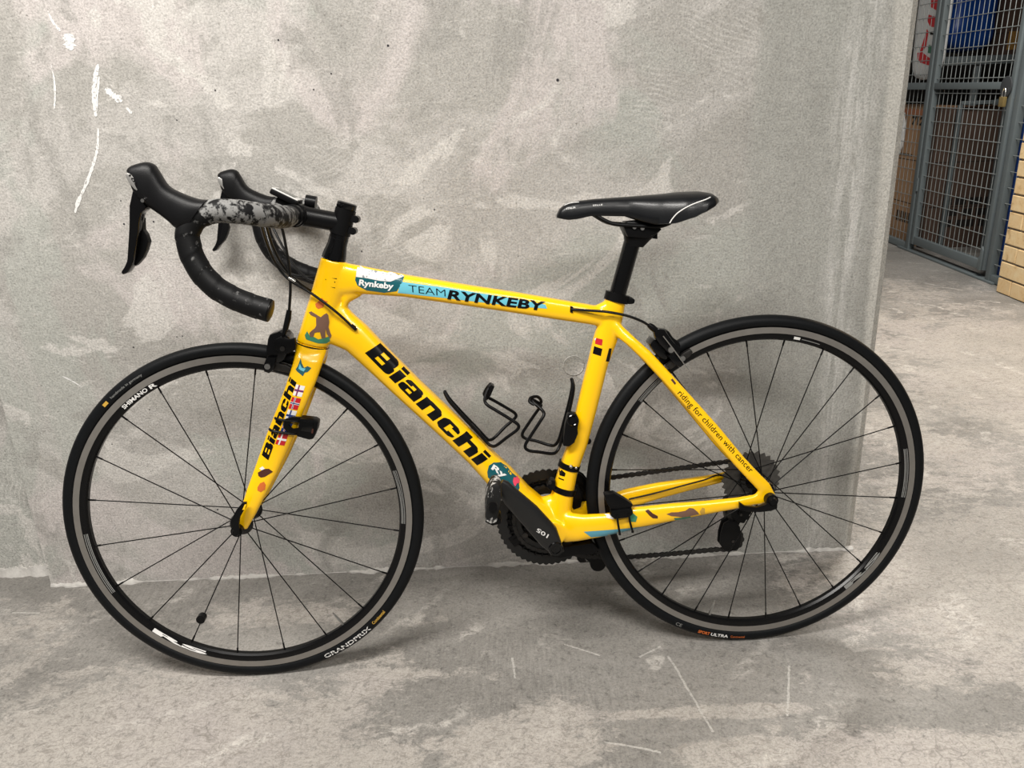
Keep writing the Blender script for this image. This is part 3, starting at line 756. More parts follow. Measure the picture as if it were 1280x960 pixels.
BAGW = mat('white_film', srgb(244, 244, 242), 0.35, 0, 0, 0.06, 20, 0.3, 60)
BAGR = mat('red_film', srgb(226, 30, 38), 0.4, 0, 0, 0.15, 30)
hb = empty('carrier_bag', (2.74, 5.60, 1.05)); tag(hb, 'red and white printed plastic bag hanging behind the mesh at the top', 'bag')
bodyo = lumpy('body', (-0.05, -0.27, -0.01), (0.02, 0.08, 0.70), BAGW, 4.5, 0.045, 2.6, 1.7, 4, hb)
bt = BVHTree.FromPolygons([v.co[:] for v in bodyo.data.vertices], [tuple(p.vertices) for p in bodyo.data.polygons])
def bag_print(pts, m, name='print_patch'):
    bm = dense([(0, y, z) for y, z in pts], [tuple(range(len(pts)))], 0.02)
    for v in bm.verts:
        hit = bt.ray_cast(Vector((-0.5, v.co.y, v.co.z)), Vector((1, 0, 0)))
        v.co.x = (hit[0].x if hit[0] is not None else 0) - 0.0015
    me = bpy.data.meshes.new(name); bm.to_mesh(me); bm.free(); link(name, me, m, hb, True, 70)
def shift(pts): return [(y - 5.60, z - 1.05) for y, z in pts]
for pp in ([(5.4934, 1.4998), (5.3639, 1.4877), (5.3606, 1.4432), (5.4059, 1.4337), (5.4815, 1.4581)], [(5.5002, 1.4187), (5.4466, 1.4055), (5.3645, 1.3902), (5.3540, 1.3537), (5.3769, 1.3327), (5.4598, 1.3473), (5.4985, 1.3774)], [(5.5145, 1.2906), (5.4968, 1.3359), (5.4708, 1.3159), (5.4775, 1.2329), (5.5215, 1.2066), (5.5532, 1.2079)],
           [(5.5826, 1.1996), (5.5202, 1.2019), (5.4395, 1.1707), (5.3509, 1.1401), (5.3528, 1.1124), (5.4465, 1.1241), (5.5342, 1.1407), (5.5716, 1.1609)]):
    bag_print(shift(pp), BAGR)
bag_print(shift([(5.4606, 1.3152), (5.3480, 1.2994), (5.3440, 1.2856), (5.4566, 1.3012)]), CARDINK)
bag_print(shift([(5.4494, 1.2408), (5.3862, 1.2287), (5.3629, 1.1819), (5.4462, 1.1943)]), GREEN)
b = MB(); b.tube(spline([(-0.015, -0.19, 0.60), (-0.015, -0.16, 0.78), (-0.015, -0.11, 0.84), (-0.015, -0.06, 0.78), (-0.015, -0.03, 0.60)], 6), 0.006, 8); b.build('handle', BAGW, hb)

pf = empty('plastic_wrapper', (2.685, 5.67, 0.58)); tag(pf, 'crumpled white plastic wrapper hanging in front of the tall carton', 'wrapper')
lumpy('film', (-0.012, -0.05, 0.0), (0.012, 0.07, 0.24), BAGW, 3, 0.55, 3.4, 9.1, 3, pf)
b = MB(); b.box((-0.016, -0.04, 0.17), (-0.009, 0.05, 0.195), 0.001); b.build('wrapper_band', GREYPRINT, pf)

bp_ = empty('plastic_sheet', (2.69, 4.35, 0.0)); tag(bp_, 'folded blue plastic sheet standing behind the narrow mesh strip by the bricks', 'plastic sheet')
lumpy('fold', (-0.03, -0.11, 0.0), (0.0, 0.065, 1.02), BLUEBAG, 7, 0.06, 4.0, 5.2, 4, bp_)
lumpy('fold', (0.0, -0.10, 0.0), (0.03, 0.055, 0.97), BLUEBAG, 7, 0.06, 4.0, 8.2, 4, bp_)

# ================================================================== the bicycle
# local axes: x from front to rear wheel, y away from the camera (drive side), z up; origin on the ground between the wheels
bike = empty('bicycle', (-0.0196, 1.3469, 0.0), (-0.11087, 0.0, 0.05170))
tag(bike, 'yellow road racing bicycle with black drop handlebar leaning on the concrete wall', 'bicycle')
WB = 0.9830; R0 = 0.335
FH = (-WB / 2, 0.0, R0); RH = (WB / 2, 0.0, R0)
BB = (0.085, 0.0, 0.273)

def secs(pairs):
    """pairs: list of (A, B, half width, exponent, y)."""
    return [((a[0], y, a[1]), (b[0], y, b[1]), w, e) for a, b, w, e, y in pairs]
def loft_pairs(mb, A, B, W, E, Y=None, mirror=False):
    n = len(A)
    W = W if isinstance(W, list) else [W] * n; Y = Y or [0.0] * n
    mb.loft(secs([(A[i], B[i], W[i], E, Y[i]) for i in range(n)]))
    if mirror: mb.loft(secs([(A[i], B[i], W[i], E, -Y[i]) for i in range(n)]))

# ------------------------------------------------------------------ frame
fm = MB()
loft_pairs(fm, [(-0.3052, 0.8142), (-0.3166, 0.7838), (-0.3300, 0.7488), (-0.3452, 0.7107), (-0.3624, 0.6679)], [(-0.2600, 0.8023), (-0.2644, 0.7685), (-0.2747, 0.7331), (-0.2898, 0.6933), (-0.3067, 0.6516)], [0.021, 0.0205, 0.021, 0.0235, 0.027], 2.3)
loft_pairs(fm, [(-0.2904, 0.8079), (-0.2435, 0.7972), (-0.1587, 0.7761), (-0.0457, 0.7520), (0.0388, 0.7348), (0.1155, 0.7178), (0.1681, 0.7064), (0.2136, 0.6952)], [(-0.2998, 0.7387), (-0.2480, 0.7462), (-0.1645, 0.7363), (-0.0550, 0.7148), (0.0314, 0.6972), (0.1115, 0.6805), (0.1673, 0.6694), (0.2102, 0.6597)],
           [0.016, 0.0195, 0.0195, 0.018, 0.017, 0.016, 0.0155, 0.013], 3.0)
loft_pairs(fm, [(-0.2783, 0.7405), (-0.2568, 0.7105), (-0.2357, 0.6890), (-0.1937, 0.6366), (-0.1431, 0.5773), (-0.0772, 0.5042), (-0.0240, 0.4419), (0.0159, 0.3993), (0.0481, 0.3583), (0.0931, 0.3141), (0.1297, 0.2766)], [(-0.3424, 0.6682), (-0.3018, 0.6572), (-0.2757, 0.6440), (-0.2371, 0.6030), (-0.1859, 0.5469), (-0.1208, 0.4771), (-0.0656, 0.4158), (-0.0299, 0.3682), (0.0086, 0.3346), (0.0455, 0.2873), (0.0814, 0.2377)],
           [0.016, 0.02, 0.0225, 0.0245, 0.0255, 0.0265, 0.0275, 0.028, 0.029, 0.031, 0.033], 2.7)
loft_pairs(fm, [(0.2007, 0.7179), (0.1898, 0.6861), (0.1757, 0.6406), (0.1660, 0.6019), (0.1431, 0.5169), (0.1262, 0.4485), (0.1048, 0.3937), (0.0928, 0.3537), (0.0788, 0.3051), (0.0730, 0.2687)], [(0.2374, 0.7073), (0.2312, 0.6736), (0.2203, 0.6322), (0.2033, 0.5907), (0.1808, 0.5053), (0.1612, 0.4368), (0.1415, 0.3832), (0.1328, 0.3429), (0.1269, 0.2935), (0.1227, 0.2484)],
           [0.0165, 0.017, 0.017, 0.017, 0.017, 0.0175, 0.019, 0.022, 0.028, 0.03], 2.3)
fm.cyl((BB[0], -0.036, BB[2]), (BB[0], 0.040, BB[2]), 0.0265, 28)
# fillet webs where the tubes grow into each other
loft_pairs(fm, [(-0.2676, 0.7643), (-0.2537, 0.7622), (-0.2384, 0.7586)], [(-0.2775, 0.7029), (-0.2621, 0.7311), (-0.2398, 0.7415)], [0.013, 0.012, 0.010], 2.2)
loft_pairs(fm, [(0.0448, 0.3536), (0.0690, 0.3355), (0.0908, 0.3407)], [(0.0612, 0.2896), (0.0890, 0.2794), (0.1080, 0.2864)], [0.018, 0.02, 0.018], 2.2)
loft_pairs(fm, [(0.1768, 0.7015), (0.1932, 0.7081), (0.2079, 0.7102)], [(0.1823, 0.6761), (0.1986, 0.6753), (0.2134, 0.6775)], [0.011, 0.013, 0.014], 2.2)
# chain stays and seat stays, both sides
csA = [(0.1093, 0.3114)] + [(0.1448, 0.3082)] + [(0.1881, 0.3103)] + [(0.2415, 0.3234)] + [(0.3125, 0.3304)] + [(0.3735, 0.3332)] + [(0.4316, 0.3373)] + [(0.4642, 0.3423)] + [(0.4901, 0.3438)]
csB = [(0.1076, 0.2485)] + [(0.1344, 0.2545)] + [(0.1766, 0.2635)] + [(0.2443, 0.2809)] + [(0.3142, 0.2952)] + [(0.3754, 0.3065)] + [(0.4321, 0.3156)] + [(0.4648, 0.3215)] + [(0.4907, 0.3246)]
loft_pairs(fm, csA, csB, [0.016, 0.0135, 0.0115, 0.011, 0.010, 0.009, 0.008, 0.006, 0.005], 2.5, [-0.018, -0.03, -0.038, -0.047, -0.056, -0.061, -0.065, -0.067, -0.067], True)
ssA = [(0.2066, 0.6935)] + [(0.2302, 0.6637)] + [(0.2487, 0.6452)] + [(0.2766, 0.6183)] + [(0.3149, 0.5743)] + [(0.3575, 0.5241)] + [(0.3977, 0.4765)] + [(0.4446, 0.4157)] + [(0.4681, 0.3889)] + [(0.4925, 0.3628)] + [(0.5056, 0.3364)]
ssB = [(0.1916, 0.6766)] + [(0.2138, 0.6482)] + [(0.2324, 0.6327)] + [(0.2603, 0.6043)] + [(0.2986, 0.5601)] + [(0.3398, 0.5099)] + [(0.3800, 0.4591)] + [(0.4253, 0.4012)] + [(0.4473, 0.3760)] + [(0.4701, 0.3499)] + [(0.4828, 0.3331)]
loft_pairs(fm, ssA, ssB, [0.010, 0.010, 0.009, 0.008, 0.0075, 0.007, 0.007, 0.007, 0.007, 0.006, 0.005], 2.4, [-0.004, -0.012, -0.022, -0.029, -0.036, -0.045, -0.053, -0.061, -0.065, -0.067, -0.067], True)
for s in (-1, 1):
    yy = s * 0.067
    d = [(0.4658, 0.3422), (0.4760, 0.3543), (0.4926, 0.3596), (0.5040, 0.3397), (0.5001, 0.3207), (0.4876, 0.3280), (0.4771, 0.3223), (0.4663, 0.3230)]
    fm.plate(d, yy - 0.0045, yy + 0.0045)
brg = [(0.2652, 0.6162)]
fm.cyl((brg[0][0], -0.028, brg[0][1]), (brg[0][0], 0.028, brg[0][1]), 0.0075, 14)
fme = fuse(fm, 'frame', 0.0021, 14)
frame = link('frame', fme, YELLOW, bike, True, 80)
FB = bvh_of(fme)

# ------------------------------------------------------------------ fork
fk = MB()
cr = [(-0.3626, 0.6664), (-0.3082, 0.6502)]
loft_pairs(fk, [(-0.3610, 0.6678), (-0.3671, 0.6504), (-0.3717, 0.6344)], [(-0.3067, 0.6516), (-0.3124, 0.6371), (-0.3196, 0.6226)], [0.0265, 0.031, 0.033], 2.6)
fA = [(-0.3606, 0.6627)] + [(-0.3642, 0.6423)] + [(-0.3739, 0.6154)] + [(-0.3856, 0.5867)] + [(-0.4220, 0.5121)] + [(-0.4478, 0.4542)] + [(-0.4701, 0.4058)] + [(-0.4840, 0.3714)] + [(-0.4976, 0.3425)]
fB = [(-0.3080, 0.6481)] + [(-0.3146, 0.6294)] + [(-0.3277, 0.5981)] + [(-0.3441, 0.5651)] + [(-0.3803, 0.4900)] + [(-0.4115, 0.4336)] + [(-0.4389, 0.3898)] + [(-0.4581, 0.3587)] + [(-0.4774, 0.3300)]
loft_pairs(fk, fA, fB, [0.012, 0.012, 0.0115, 0.011, 0.010, 0.0095, 0.009, 0.008, 0.006], 2.4, [-0.012, -0.024, -0.033, -0.039, -0.047, -0.050, -0.052, -0.053, -0.053], True)
fke = fuse(fk, 'fork', 0.0019, 12)
# keep the crown clear of the tyre: the arch follows the wheel
for v in fke.vertices:
    dx = v.co.x - FH[0]; dz = v.co.z - FH[2]; rr = math.hypot(dx, dz)
    if abs(v.co.y) < 0.019 and rr < R0 + 0.006:
        k = (R0 + 0.006) / rr; v.co.x = FH[0] + dx * k; v.co.z = FH[2] + dz * k
fork = link('fork', fke, YELLOW, bike, True, 80)
KB = bvh_of(fke)
# crown race line
b = MB()
ring = []
c0 = [(a[0] + a2[0]) / 2 for a, a2 in zip(cr[:1], cr[1:])][0], (cr[0][1] + cr[1][1]) / 2
ux, uz = (cr[1][0] - cr[0][0]) / 2, (cr[1][1] - cr[0][1]) / 2
for k in range(48):
    t = 2 * PI * k / 48
    ring.append((c0[0] + ux * 1.045 * math.cos(t), 0.0285 * math.sin(t), c0[1] + uz * 1.045 * math.cos(t)))
b.tube(ring, 0.0011, 6, closed=True); b.build('headset_seal', GLOSS, frame)

# ------------------------------------------------------------------ lettering and stickers on the frame
def blob(x0, y0, x1, y1, bl=0.0, br=0.0, tr=0.0, tl=0.0):
    """Rectangle with its own radius at each corner."""
    o = []
    for cx, cy, r, a0 in ((x0, y0, bl, 180), (x1, y0, br, 270), (x1, y1, tr, 0), (x0, y1, tl, 90)):
        sx = 1 if cx == x0 else -1; sy = 1 if cy == y0 else -1
        if r <= 0: o.append((cx, cy)); continue
        for k in range(6):
            a = math.radians(a0 + 18 * k); o.append((cx + sx * r * 1.6 + r * 1.6 * math.cos(a), cy + sy * r + r * math.sin(a)))
    return o
H_ = 0.80
GLYPH = {
 'B': (1.95, [blob(0, 0, 0.58, 1), blob(0.4, 0.80, 1.45, 1), blob(0.4, 0.42, 1.45, 0.60), blob(0.4, 0, 1.5, 0.20), blob(1.12, 0.50, 1.76, 1, 0, 0.14, 0.2, 0), blob(1.2, 0, 1.90, 0.56, 0, 0.2, 0.14, 0)]),
 'i': (0.62, [blob(0, 0, 0.56, 0.76), blob(0, 0.84, 0.56, 1.0)]),
 'a': (1.58, [blob(0.92, 0, 1.48, 0.68, 0, 0, 0.16, 0), blob(0.15, 0.65, 1.42, H_, 0, 0, 0.15, 0.12), blob(0.08, 0.54, 0.58, 0.74, 0, 0, 0, 0.1), blob(0.2, 0.33, 1.0, 0.47, 0, 0, 0, 0.1), blob(0.0, 0.02, 0.54, 0.45, 0.13, 0, 0, 0.13), blob(0.15, 0, 1.0, 0.15, 0.1, 0, 0, 0)]),
 'n': (1.62, [blob(0, 0, 0.56, H_ - 0.02), blob(0.4, 0.58, 1.40, H_, 0, 0, 0.16, 0), blob(0.96, 0, 1.52, 0.72, 0, 0, 0.16, 0)]),
 'c': (1.50, [blob(0, 0.04, 0.56, H_ - 0.04, 0.2, 0, 0, 0.2), blob(0.18, 0.63, 1.25, H_, 0, 0, 0.12, 0.12), blob(0.18, 0, 1.25, 0.17, 0.12, 0.12, 0, 0), blob(0.86, 0.51, 1.40, 0.76, 0, 0, 0.16, 0), blob(0.86, 0.04, 1.40, 0.27, 0, 0.16, 0, 0)]),
 'h': (1.62, [blob(0, 0, 0.56, 1), blob(0.4, 0.58, 1.40, H_, 0, 0, 0.16, 0), blob(0.96, 0, 1.52, 0.72, 0, 0, 0.16, 0)]),
}
def logo(quad, bvh, parent):
    v = []; f = []; x = 0.0
    for ch in 'Bianchi':
        w, polys = GLYPH[ch]
        for p in polys:
            f.append(tuple(range(len(v), len(v) + len(p)))); v += [(x + a, b_) for a, b_ in p]
        x += w + 0.06
    x -= 0.12
    O = Vector(quad[0]); E = Vector(quad[1]) - O; T = Vector(quad[2]) - O
    return wrap('lettering', [tuple(O + E * (a / x) + T * b_) for a, b_ in v], f, INK, bvh, parent, 0.0006)
logo([(-0.2396, 0.6421), (-0.0500, 0.4183), (-0.2127, 0.6567)], FB, frame)['label'] = 'black maker lettering'
wrap_poly('print_panel', [(-0.1667, 0.7658), (-0.0843, 0.7504), (0.0286, 0.7262), (0.0885, 0.7116), (0.0912, 0.7042), (0.0280, 0.7125), (-0.0855, 0.7319), (-0.1738, 0.7463)], CELESTE, FB, frame, 0.0004)['label'] = 'pale blue panel'
wrap_text('lettering', 'TEAM', [(-0.1539, 0.7475), (-0.0895, 0.7357), (-0.1538, 0.7595)], INK, FB, frame, -0.012, 1.0, 0.0008)
wrap_text('lettering', 'RYNKEBY', [(-0.0870, 0.7306), (0.0838, 0.7003), (-0.0817, 0.7467)], INK, FB, frame, 0.034, 1.04, 0.0008)
s1 = wrap_poly('sticker', [(-0.2428, 0.7864), (-0.2357, 0.7951), (-0.2082, 0.7903), (-0.1809, 0.7820), (-0.1605, 0.7733), (-0.1640, 0.7643), (-0.1750, 0.7492), (-0.1976, 0.7475), (-0.2281, 0.7533), (-0.2428, 0.7625), (-0.2461, 0.7725)], TEAL, FB, frame, 0.0004)
wrap_poly('sticker', [(-0.2442, 0.7780), (-0.2415, 0.7933), (-0.2328, 0.7971), (-0.2013, 0.7893), (-0.1712, 0.7801), (-0.1604, 0.7740), (-0.1691, 0.7716), (-0.1849, 0.7667), (-0.2030, 0.7690), (-0.2235, 0.7742)], TORN, FB, frame, 0.0007)
wrap_text('lettering', 'Rynkeby', [(-0.2416, 0.7596), (-0.1820, 0.7496), (-0.2383, 0.7735)], WHITE, FB, frame, 0.035, 1.0, 0.0011)
s2 = wrap_poly('sticker', [(-0.0320, 0.4040), (-0.0284, 0.4165), (-0.0192, 0.4214), (-0.0059, 0.4182), (0.0056, 0.4080), (0.0142, 0.3963), (0.0257, 0.3844), (0.0273, 0.3683), (0.0200, 0.3543), (0.0099, 0.3662), (-0.0048, 0.3768), (-0.0225, 0.3844), (-0.0311, 0.3929)], TEAL, FB, frame, 0.0004)
wrap_text('lettering', 'Ry', [(-0.0266, 0.4077), (-0.0013, 0.3870), (-0.0194, 0.4183)], WHITE, FB, frame, 0.035, 1.0, 0.0009)
wrap_poly('sticker', [(0.0151, 0.3819), (0.0168, 0.3882), (0.0213, 0.3863), (0.0245, 0.3909), (0.0288, 0.3858), (0.0264, 0.3812), (0.0277, 0.3763), (0.0224, 0.3767), (0.0192, 0.3721), (0.0163, 0.3762)], PINK, FB, frame, 0.0009)
# running ape on grass
wrap_poly('sticker', [(-0.3426, 0.6797), (-0.3377, 0.6867), (-0.3330, 0.6778), (-0.3261, 0.6760), (-0.3195, 0.6713), (-0.3109, 0.6723), (-0.3008, 0.6746), (-0.3003, 0.6659), (-0.3077, 0.6619), (-0.3202, 0.6641), (-0.3324, 0.6691), (-0.3406, 0.6724)], GREEN, FB, frame, 0.0005)
wrap_poly('sticker', [(-0.3323, 0.7193), (-0.3272, 0.7212), (-0.3193, 0.7158), (-0.3115, 0.7104), (-0.3054, 0.7151), (-0.3010, 0.7170), (-0.2986, 0.7133), (-0.2998, 0.7077), (-0.2984, 0.7004), (-0.3006, 0.6919), (-0.2986, 0.6832), (-0.2965, 0.6758), (-0.2998, 0.6702), (-0.3046, 0.6792), (-0.3058, 0.6893), (-0.3094, 0.6881), (-0.3088, 0.6794), (-0.3081, 0.6721), (-0.3138, 0.6724), (-0.3154, 0.6841), (-0.3210, 0.6843), (-0.3297, 0.6819), (-0.3275, 0.6760), (-0.3331, 0.6763), (-0.3338, 0.6836), (-0.3276, 0.6890), (-0.3209, 0.6930), (-0.3180, 0.7014), (-0.3145, 0.7084), (-0.3226, 0.7117), (-0.3292, 0.7149)], BROWN, FB, frame, 0.0008)
wrap_poly('sticker', [(-0.3193, 0.7340), (-0.3118, 0.7393), (-0.3071, 0.7447), (-0.3033, 0.7403), (-0.2966, 0.7371), (-0.3024, 0.7346), (-0.3059, 0.7276), (-0.3146, 0.7252), (-0.3185, 0.7283)], ORANGE, FB, frame, 0.0006)
# small labels on the seat tube
wrap_poly('sticker', [(0.1768, 0.6459), (0.1914, 0.6422), (0.1898, 0.6311), (0.1744, 0.6349)], RED, FB, frame, 0.0005)
wrap_poly('sticker', [(0.1768, 0.6459), (0.1812, 0.6449), (0.1789, 0.6391), (0.1755, 0.6400)], WHITE, FB, frame, 0.0008)
wrap_poly('sticker', [(0.1721, 0.6313), (0.1904, 0.6251), (0.1873, 0.6118), (0.1689, 0.6173)], INK, FB, frame, 0.0005)
wrap_text('lettering', 'size', [(0.1734, 0.6238), (0.1815, 0.6211), (0.1742, 0.6277)], WHITE, FB, frame, 0.0, 1.0, 0.0009) if False else None
wrap_poly('sticker', [(0.2028, 0.6253), (0.2080, 0.6243), (0.2039, 0.5989), (0.1965, 0.6009)], INK, FB, frame, 0.0005)
wrap_poly('sticker', [(0.1011, 0.3923), (0.1103, 0.3941), (0.1163, 0.3889), (0.1146, 0.3826), (0.1054, 0.3832), (0.0987, 0.3876)], INK, FB, frame, 0.0005)
wrap_poly('sticker', [(0.1008, 0.3803), (0.1129, 0.3771), (0.1125, 0.3747), (0.0999, 0.3779)], INK, FB, frame, 0.0005)
# chain stay: slate stripe and stickers
wrap_poly('print_stripe', [(0.1445, 0.2791), (0.2179, 0.2842), (0.2524, 0.2864), (0.2924, 0.2908), (0.2524, 0.2742), (0.2062, 0.2691), (0.1586, 0.2671)], CELESTE2, FB, frame, 0.0005)
wrap_poly('sticker', [(0.2595, 0.3191), (0.2656, 0.3219), (0.2732, 0.3149), (0.2824, 0.3094), (0.2824, 0.3046), (0.2732, 0.3052), (0.2671, 0.3105)], DKBROWN, FB, frame, 0.0006)
wrap_poly('sticker', [(0.2984, 0.3129), (0.3075, 0.3163), (0.3197, 0.3163), (0.3334, 0.3186), (0.3410, 0.3237), (0.3486, 0.3224), (0.3563, 0.3154), (0.3595, 0.3103), (0.3473, 0.3079), (0.3289, 0.3051), (0.3198, 0.3074), (0.3076, 0.3090)], BROWN, FB, frame, 0.0006)
wrap_poly('sticker', [(0.3122, 0.3047), (0.3259, 0.3045), (0.3442, 0.3065), (0.3443, 0.3025), (0.3259, 0.2997), (0.3152, 0.2996)], GREEN, FB, frame, 0.0005)
wrap_poly('sticker', [(0.3603, 0.3160), (0.3648, 0.3237), (0.3694, 0.3218), (0.3703, 0.3104), (0.3635, 0.3093)], GOLD, FB, frame, 0.0006)
wrap_poly('sticker', [(0.1828, 0.3140), (0.1921, 0.3174), (0.2026, 0.3094), (0.2010, 0.3030), (0.1888, 0.3054)], WHITE, FB, frame, 0.0006)
wrap_poly('sticker', [(0.2281, 0.3122), (0.2373, 0.3148), (0.2449, 0.3086), (0.2418, 0.2982), (0.2310, 0.2989)], GREEN, FB, frame, 0.0006)
# seat stay verse
wrap_text('lettering', 'riding for children with cancer', [(0.3196, 0.5382), (0.4507, 0.3846), (0.3296, 0.5473)], INK, FB, frame, 0.004, 1.05, 0.0005)
wrap_poly('sticker', [(0.3104, 0.5661), (0.3141, 0.5682), (0.3201, 0.5596), (0.3179, 0.5567)], DKBROWN, FB, frame, 0.0005)
# lacquer chips on the head tube
for q in ([(-0.2866, 0.7781), (-0.2776, 0.7770), (-0.2785, 0.7756)], [(-0.2830, 0.7716), (-0.2809, 0.7715), (-0.2819, 0.7687)], [(-0.2901, 0.7628), (-0.2819, 0.7610), (-0.2827, 0.7599)], [(-0.2978, 0.7772), (-0.2958, 0.7764), (-0.2973, 0.7748)]):
    wrap_poly('paint_chip', q, INK, FB, frame, 0.0004)
# fork: lettering, flags, butterflies
logo([(-0.4228, 0.4630), (-0.3609, 0.5999), (-0.4338, 0.4728)], KB, fork)['label'] = 'black maker lettering'
def flag(quad, field, cross, inner=None):
    O, E, T = [Vector(q) for q in quad]; E = E - O; T = T - O
    def rect(a, b_, c, d): return [tuple(O + E * x + T * y) for x, y in ((a, c), (b_, c), (b_, d), (a, d))]
    wrap_poly('flag_sticker', rect(0, 1, 0, 1), field, KB, fork, 0.0005)
    wrap_poly('flag_sticker', rect(0.30, 0.46, 0, 1), cross, KB, fork, 0.0008); wrap_poly('flag_sticker', rect(0, 1, 0.41, 0.59), cross, KB, fork, 0.0008)
    if inner:
        wrap_poly('flag_sticker', rect(0.345, 0.415, 0, 1), inner, KB, fork, 0.0011); wrap_poly('flag_sticker', rect(0, 1, 0.46, 0.54), inner, KB, fork, 0.0011)
flag([(-0.3692, 0.5781), (-0.3543, 0.5736), (-0.3617, 0.5966)], WHITE, RED, BLUE)
flag([(-0.3786, 0.5552), (-0.3637, 0.5506), (-0.3702, 0.5752)], RED, WHITE, BLUE)
flag([(-0.3877, 0.5339), (-0.3728, 0.5293), (-0.3793, 0.5533)], WHITE, BLUE)
flag([(-0.3970, 0.5136), (-0.3820, 0.5090), (-0.3887, 0.5317)], BLUE, WHITE, RED)
flag([(-0.4076, 0.4922), (-0.3925, 0.4875), (-0.3984, 0.5118)], RED, WHITE)
wrap_poly('sticker', [(-0.3517, 0.6404), (-0.3498, 0.6317), (-0.3464, 0.6243), (-0.3406, 0.6268), (-0.3340, 0.6229), (-0.3402, 0.6167), (-0.3459, 0.6156), (-0.3493, 0.6099), (-0.3544, 0.6146), (-0.3595, 0.6192), (-0.3613, 0.6222), (-0.3572, 0.6278)], TEAL, KB, fork, 0.0005)
wrap_poly('sticker', [(-0.3533, 0.6319), (-0.3506, 0.6245), (-0.3438, 0.6227), (-0.3471, 0.6178), (-0.3524, 0.6203), (-0.3563, 0.6234)], CELESTE, KB, fork, 0.0009)
wrap_poly('sticker', [(-0.4440, 0.4408), (-0.4365, 0.4449), (-0.4291, 0.4474), (-0.4235, 0.4471), (-0.4171, 0.4406), (-0.4247, 0.4365), (-0.4322, 0.4324), (-0.4395, 0.4314), (-0.4433, 0.4347)], DKBROWN, KB, fork, 0.0005)
wrap_poly('sticker', [(-0.4404, 0.4482), (-0.4342, 0.4523), (-0.4305, 0.4475), (-0.4365, 0.4449)], WHITE, KB, fork, 0.0006)
wrap_poly('sticker', [(-0.4472, 0.4135), (-0.4421, 0.4208), (-0.4347, 0.4234), (-0.4325, 0.4171), (-0.4350, 0.4081), (-0.4426, 0.4040), (-0.4479, 0.4074)], ORANGE, KB, fork, 0.0005)

# ------------------------------------------------------------------ wheels
def make_wheel(name, c, front):
    rim = MB()
    # box section rim: (radius, y)
    half = [(0.3135, 0.0105), (0.3005, 0.0105), (0.2915, 0.0085), (0.2885, 0.0045)]
    prof = half + [(r, -y) for r, y in reversed(half)]
    rim.revolve(c, prof, 128)
    w = rim.build(name, RIMBLACK, bike, True, 30)
    for s in (-1, 1):
        b = MB(); b.revolve(c, [(0.3128, s * 0.0104), (0.3128, s * 0.0110), (0.3015, s * 0.0110), (0.3015, s * 0.0104)], 128)
        b.build('brake_track', TRACK, w, True, 30)
    b = MB(); n = 18; pr = []
    for k in range(n):
        t = 2 * PI * k / n
        pr.append((0.3225 + 0.0125 * math.cos(t), 0.0125 * math.sin(t)))
    b.revolve(c, pr, 144); b.build('tire', RUBBER, w, True, 60)
    # hub
    b = MB()
    if front: prof = [(0.006, -0.050), (0.0125, -0.048), (0.0135, -0.041), (0.020, -0.039), (0.0215, -0.036), (0.020, -0.033), (0.0115, -0.028), (0.0095, 0.0), (0.0115, 0.028), (0.020, 0.033), (0.0215, 0.036), (0.020, 0.039), (0.0135, 0.041), (0.0125, 0.048), (0.006, 0.050)]
    else: prof = [(0.006, -0.064), (0.0125, -0.060), (0.0135, -0.046), (0.021, -0.043), (0.0225, -0.040), (0.021, -0.037), (0.014, -0.030), (0.012, 0.0), (0.016, 0.014), (0.024, 0.018), (0.025, 0.021), (0.024, 0.024), (0.0175, 0.027), (0.0175, 0.062), (0.006, 0.064)]
    b.revolve(c, prof, 40, closed=False); b.cyl((c[0], -0.066, c[2]), (c[0], 0.066, c[2]), 0.006, 14)
    b.build('hub', GLOSS, w, True, 40)
    # spokes
    ns = 20 if front else 24; ph = 7.9 if front else 5.55
    for k in range(ns):
        a = math.radians(ph + 360.0 * k / ns); near = k % 2 == 0
        if front: off, fy, fr = 0.0, (-0.036 if near else 0.036), 0.020
        elif near: off, fy, fr = 0.0, -0.040, 0.021
        else: off, fy, fr = (72 if (k // 2) % 2 == 0 else -72), 0.021, 0.024
        ao = a + math.radians(off)
        p0 = Vector((c[0] + fr * math.cos(ao), fy, c[2] + fr * math.sin(ao))); p1 = Vector((c[0] + 0.2895 * math.cos(a), 0.003 * (1 if fy > 0 else -1), c[2] + 0.2895 * math.sin(a)))
        b = MB(); b.tube([p0, p0.lerp(p1, 0.955), p0.lerp(p1, 0.956), p1], [0.0011, 0.0011, 0.0018, 0.0018], 7); b.build('spoke', SPOKE, w, True)
    return w
fw = make_wheel('front_wheel', FH, True)
rw = make_wheel('rear_wheel', RH, False)
fw['label'] = 'black spoked front wheel'; rw['label'] = 'black spoked rear wheel with sprockets'
RS = -0.01125
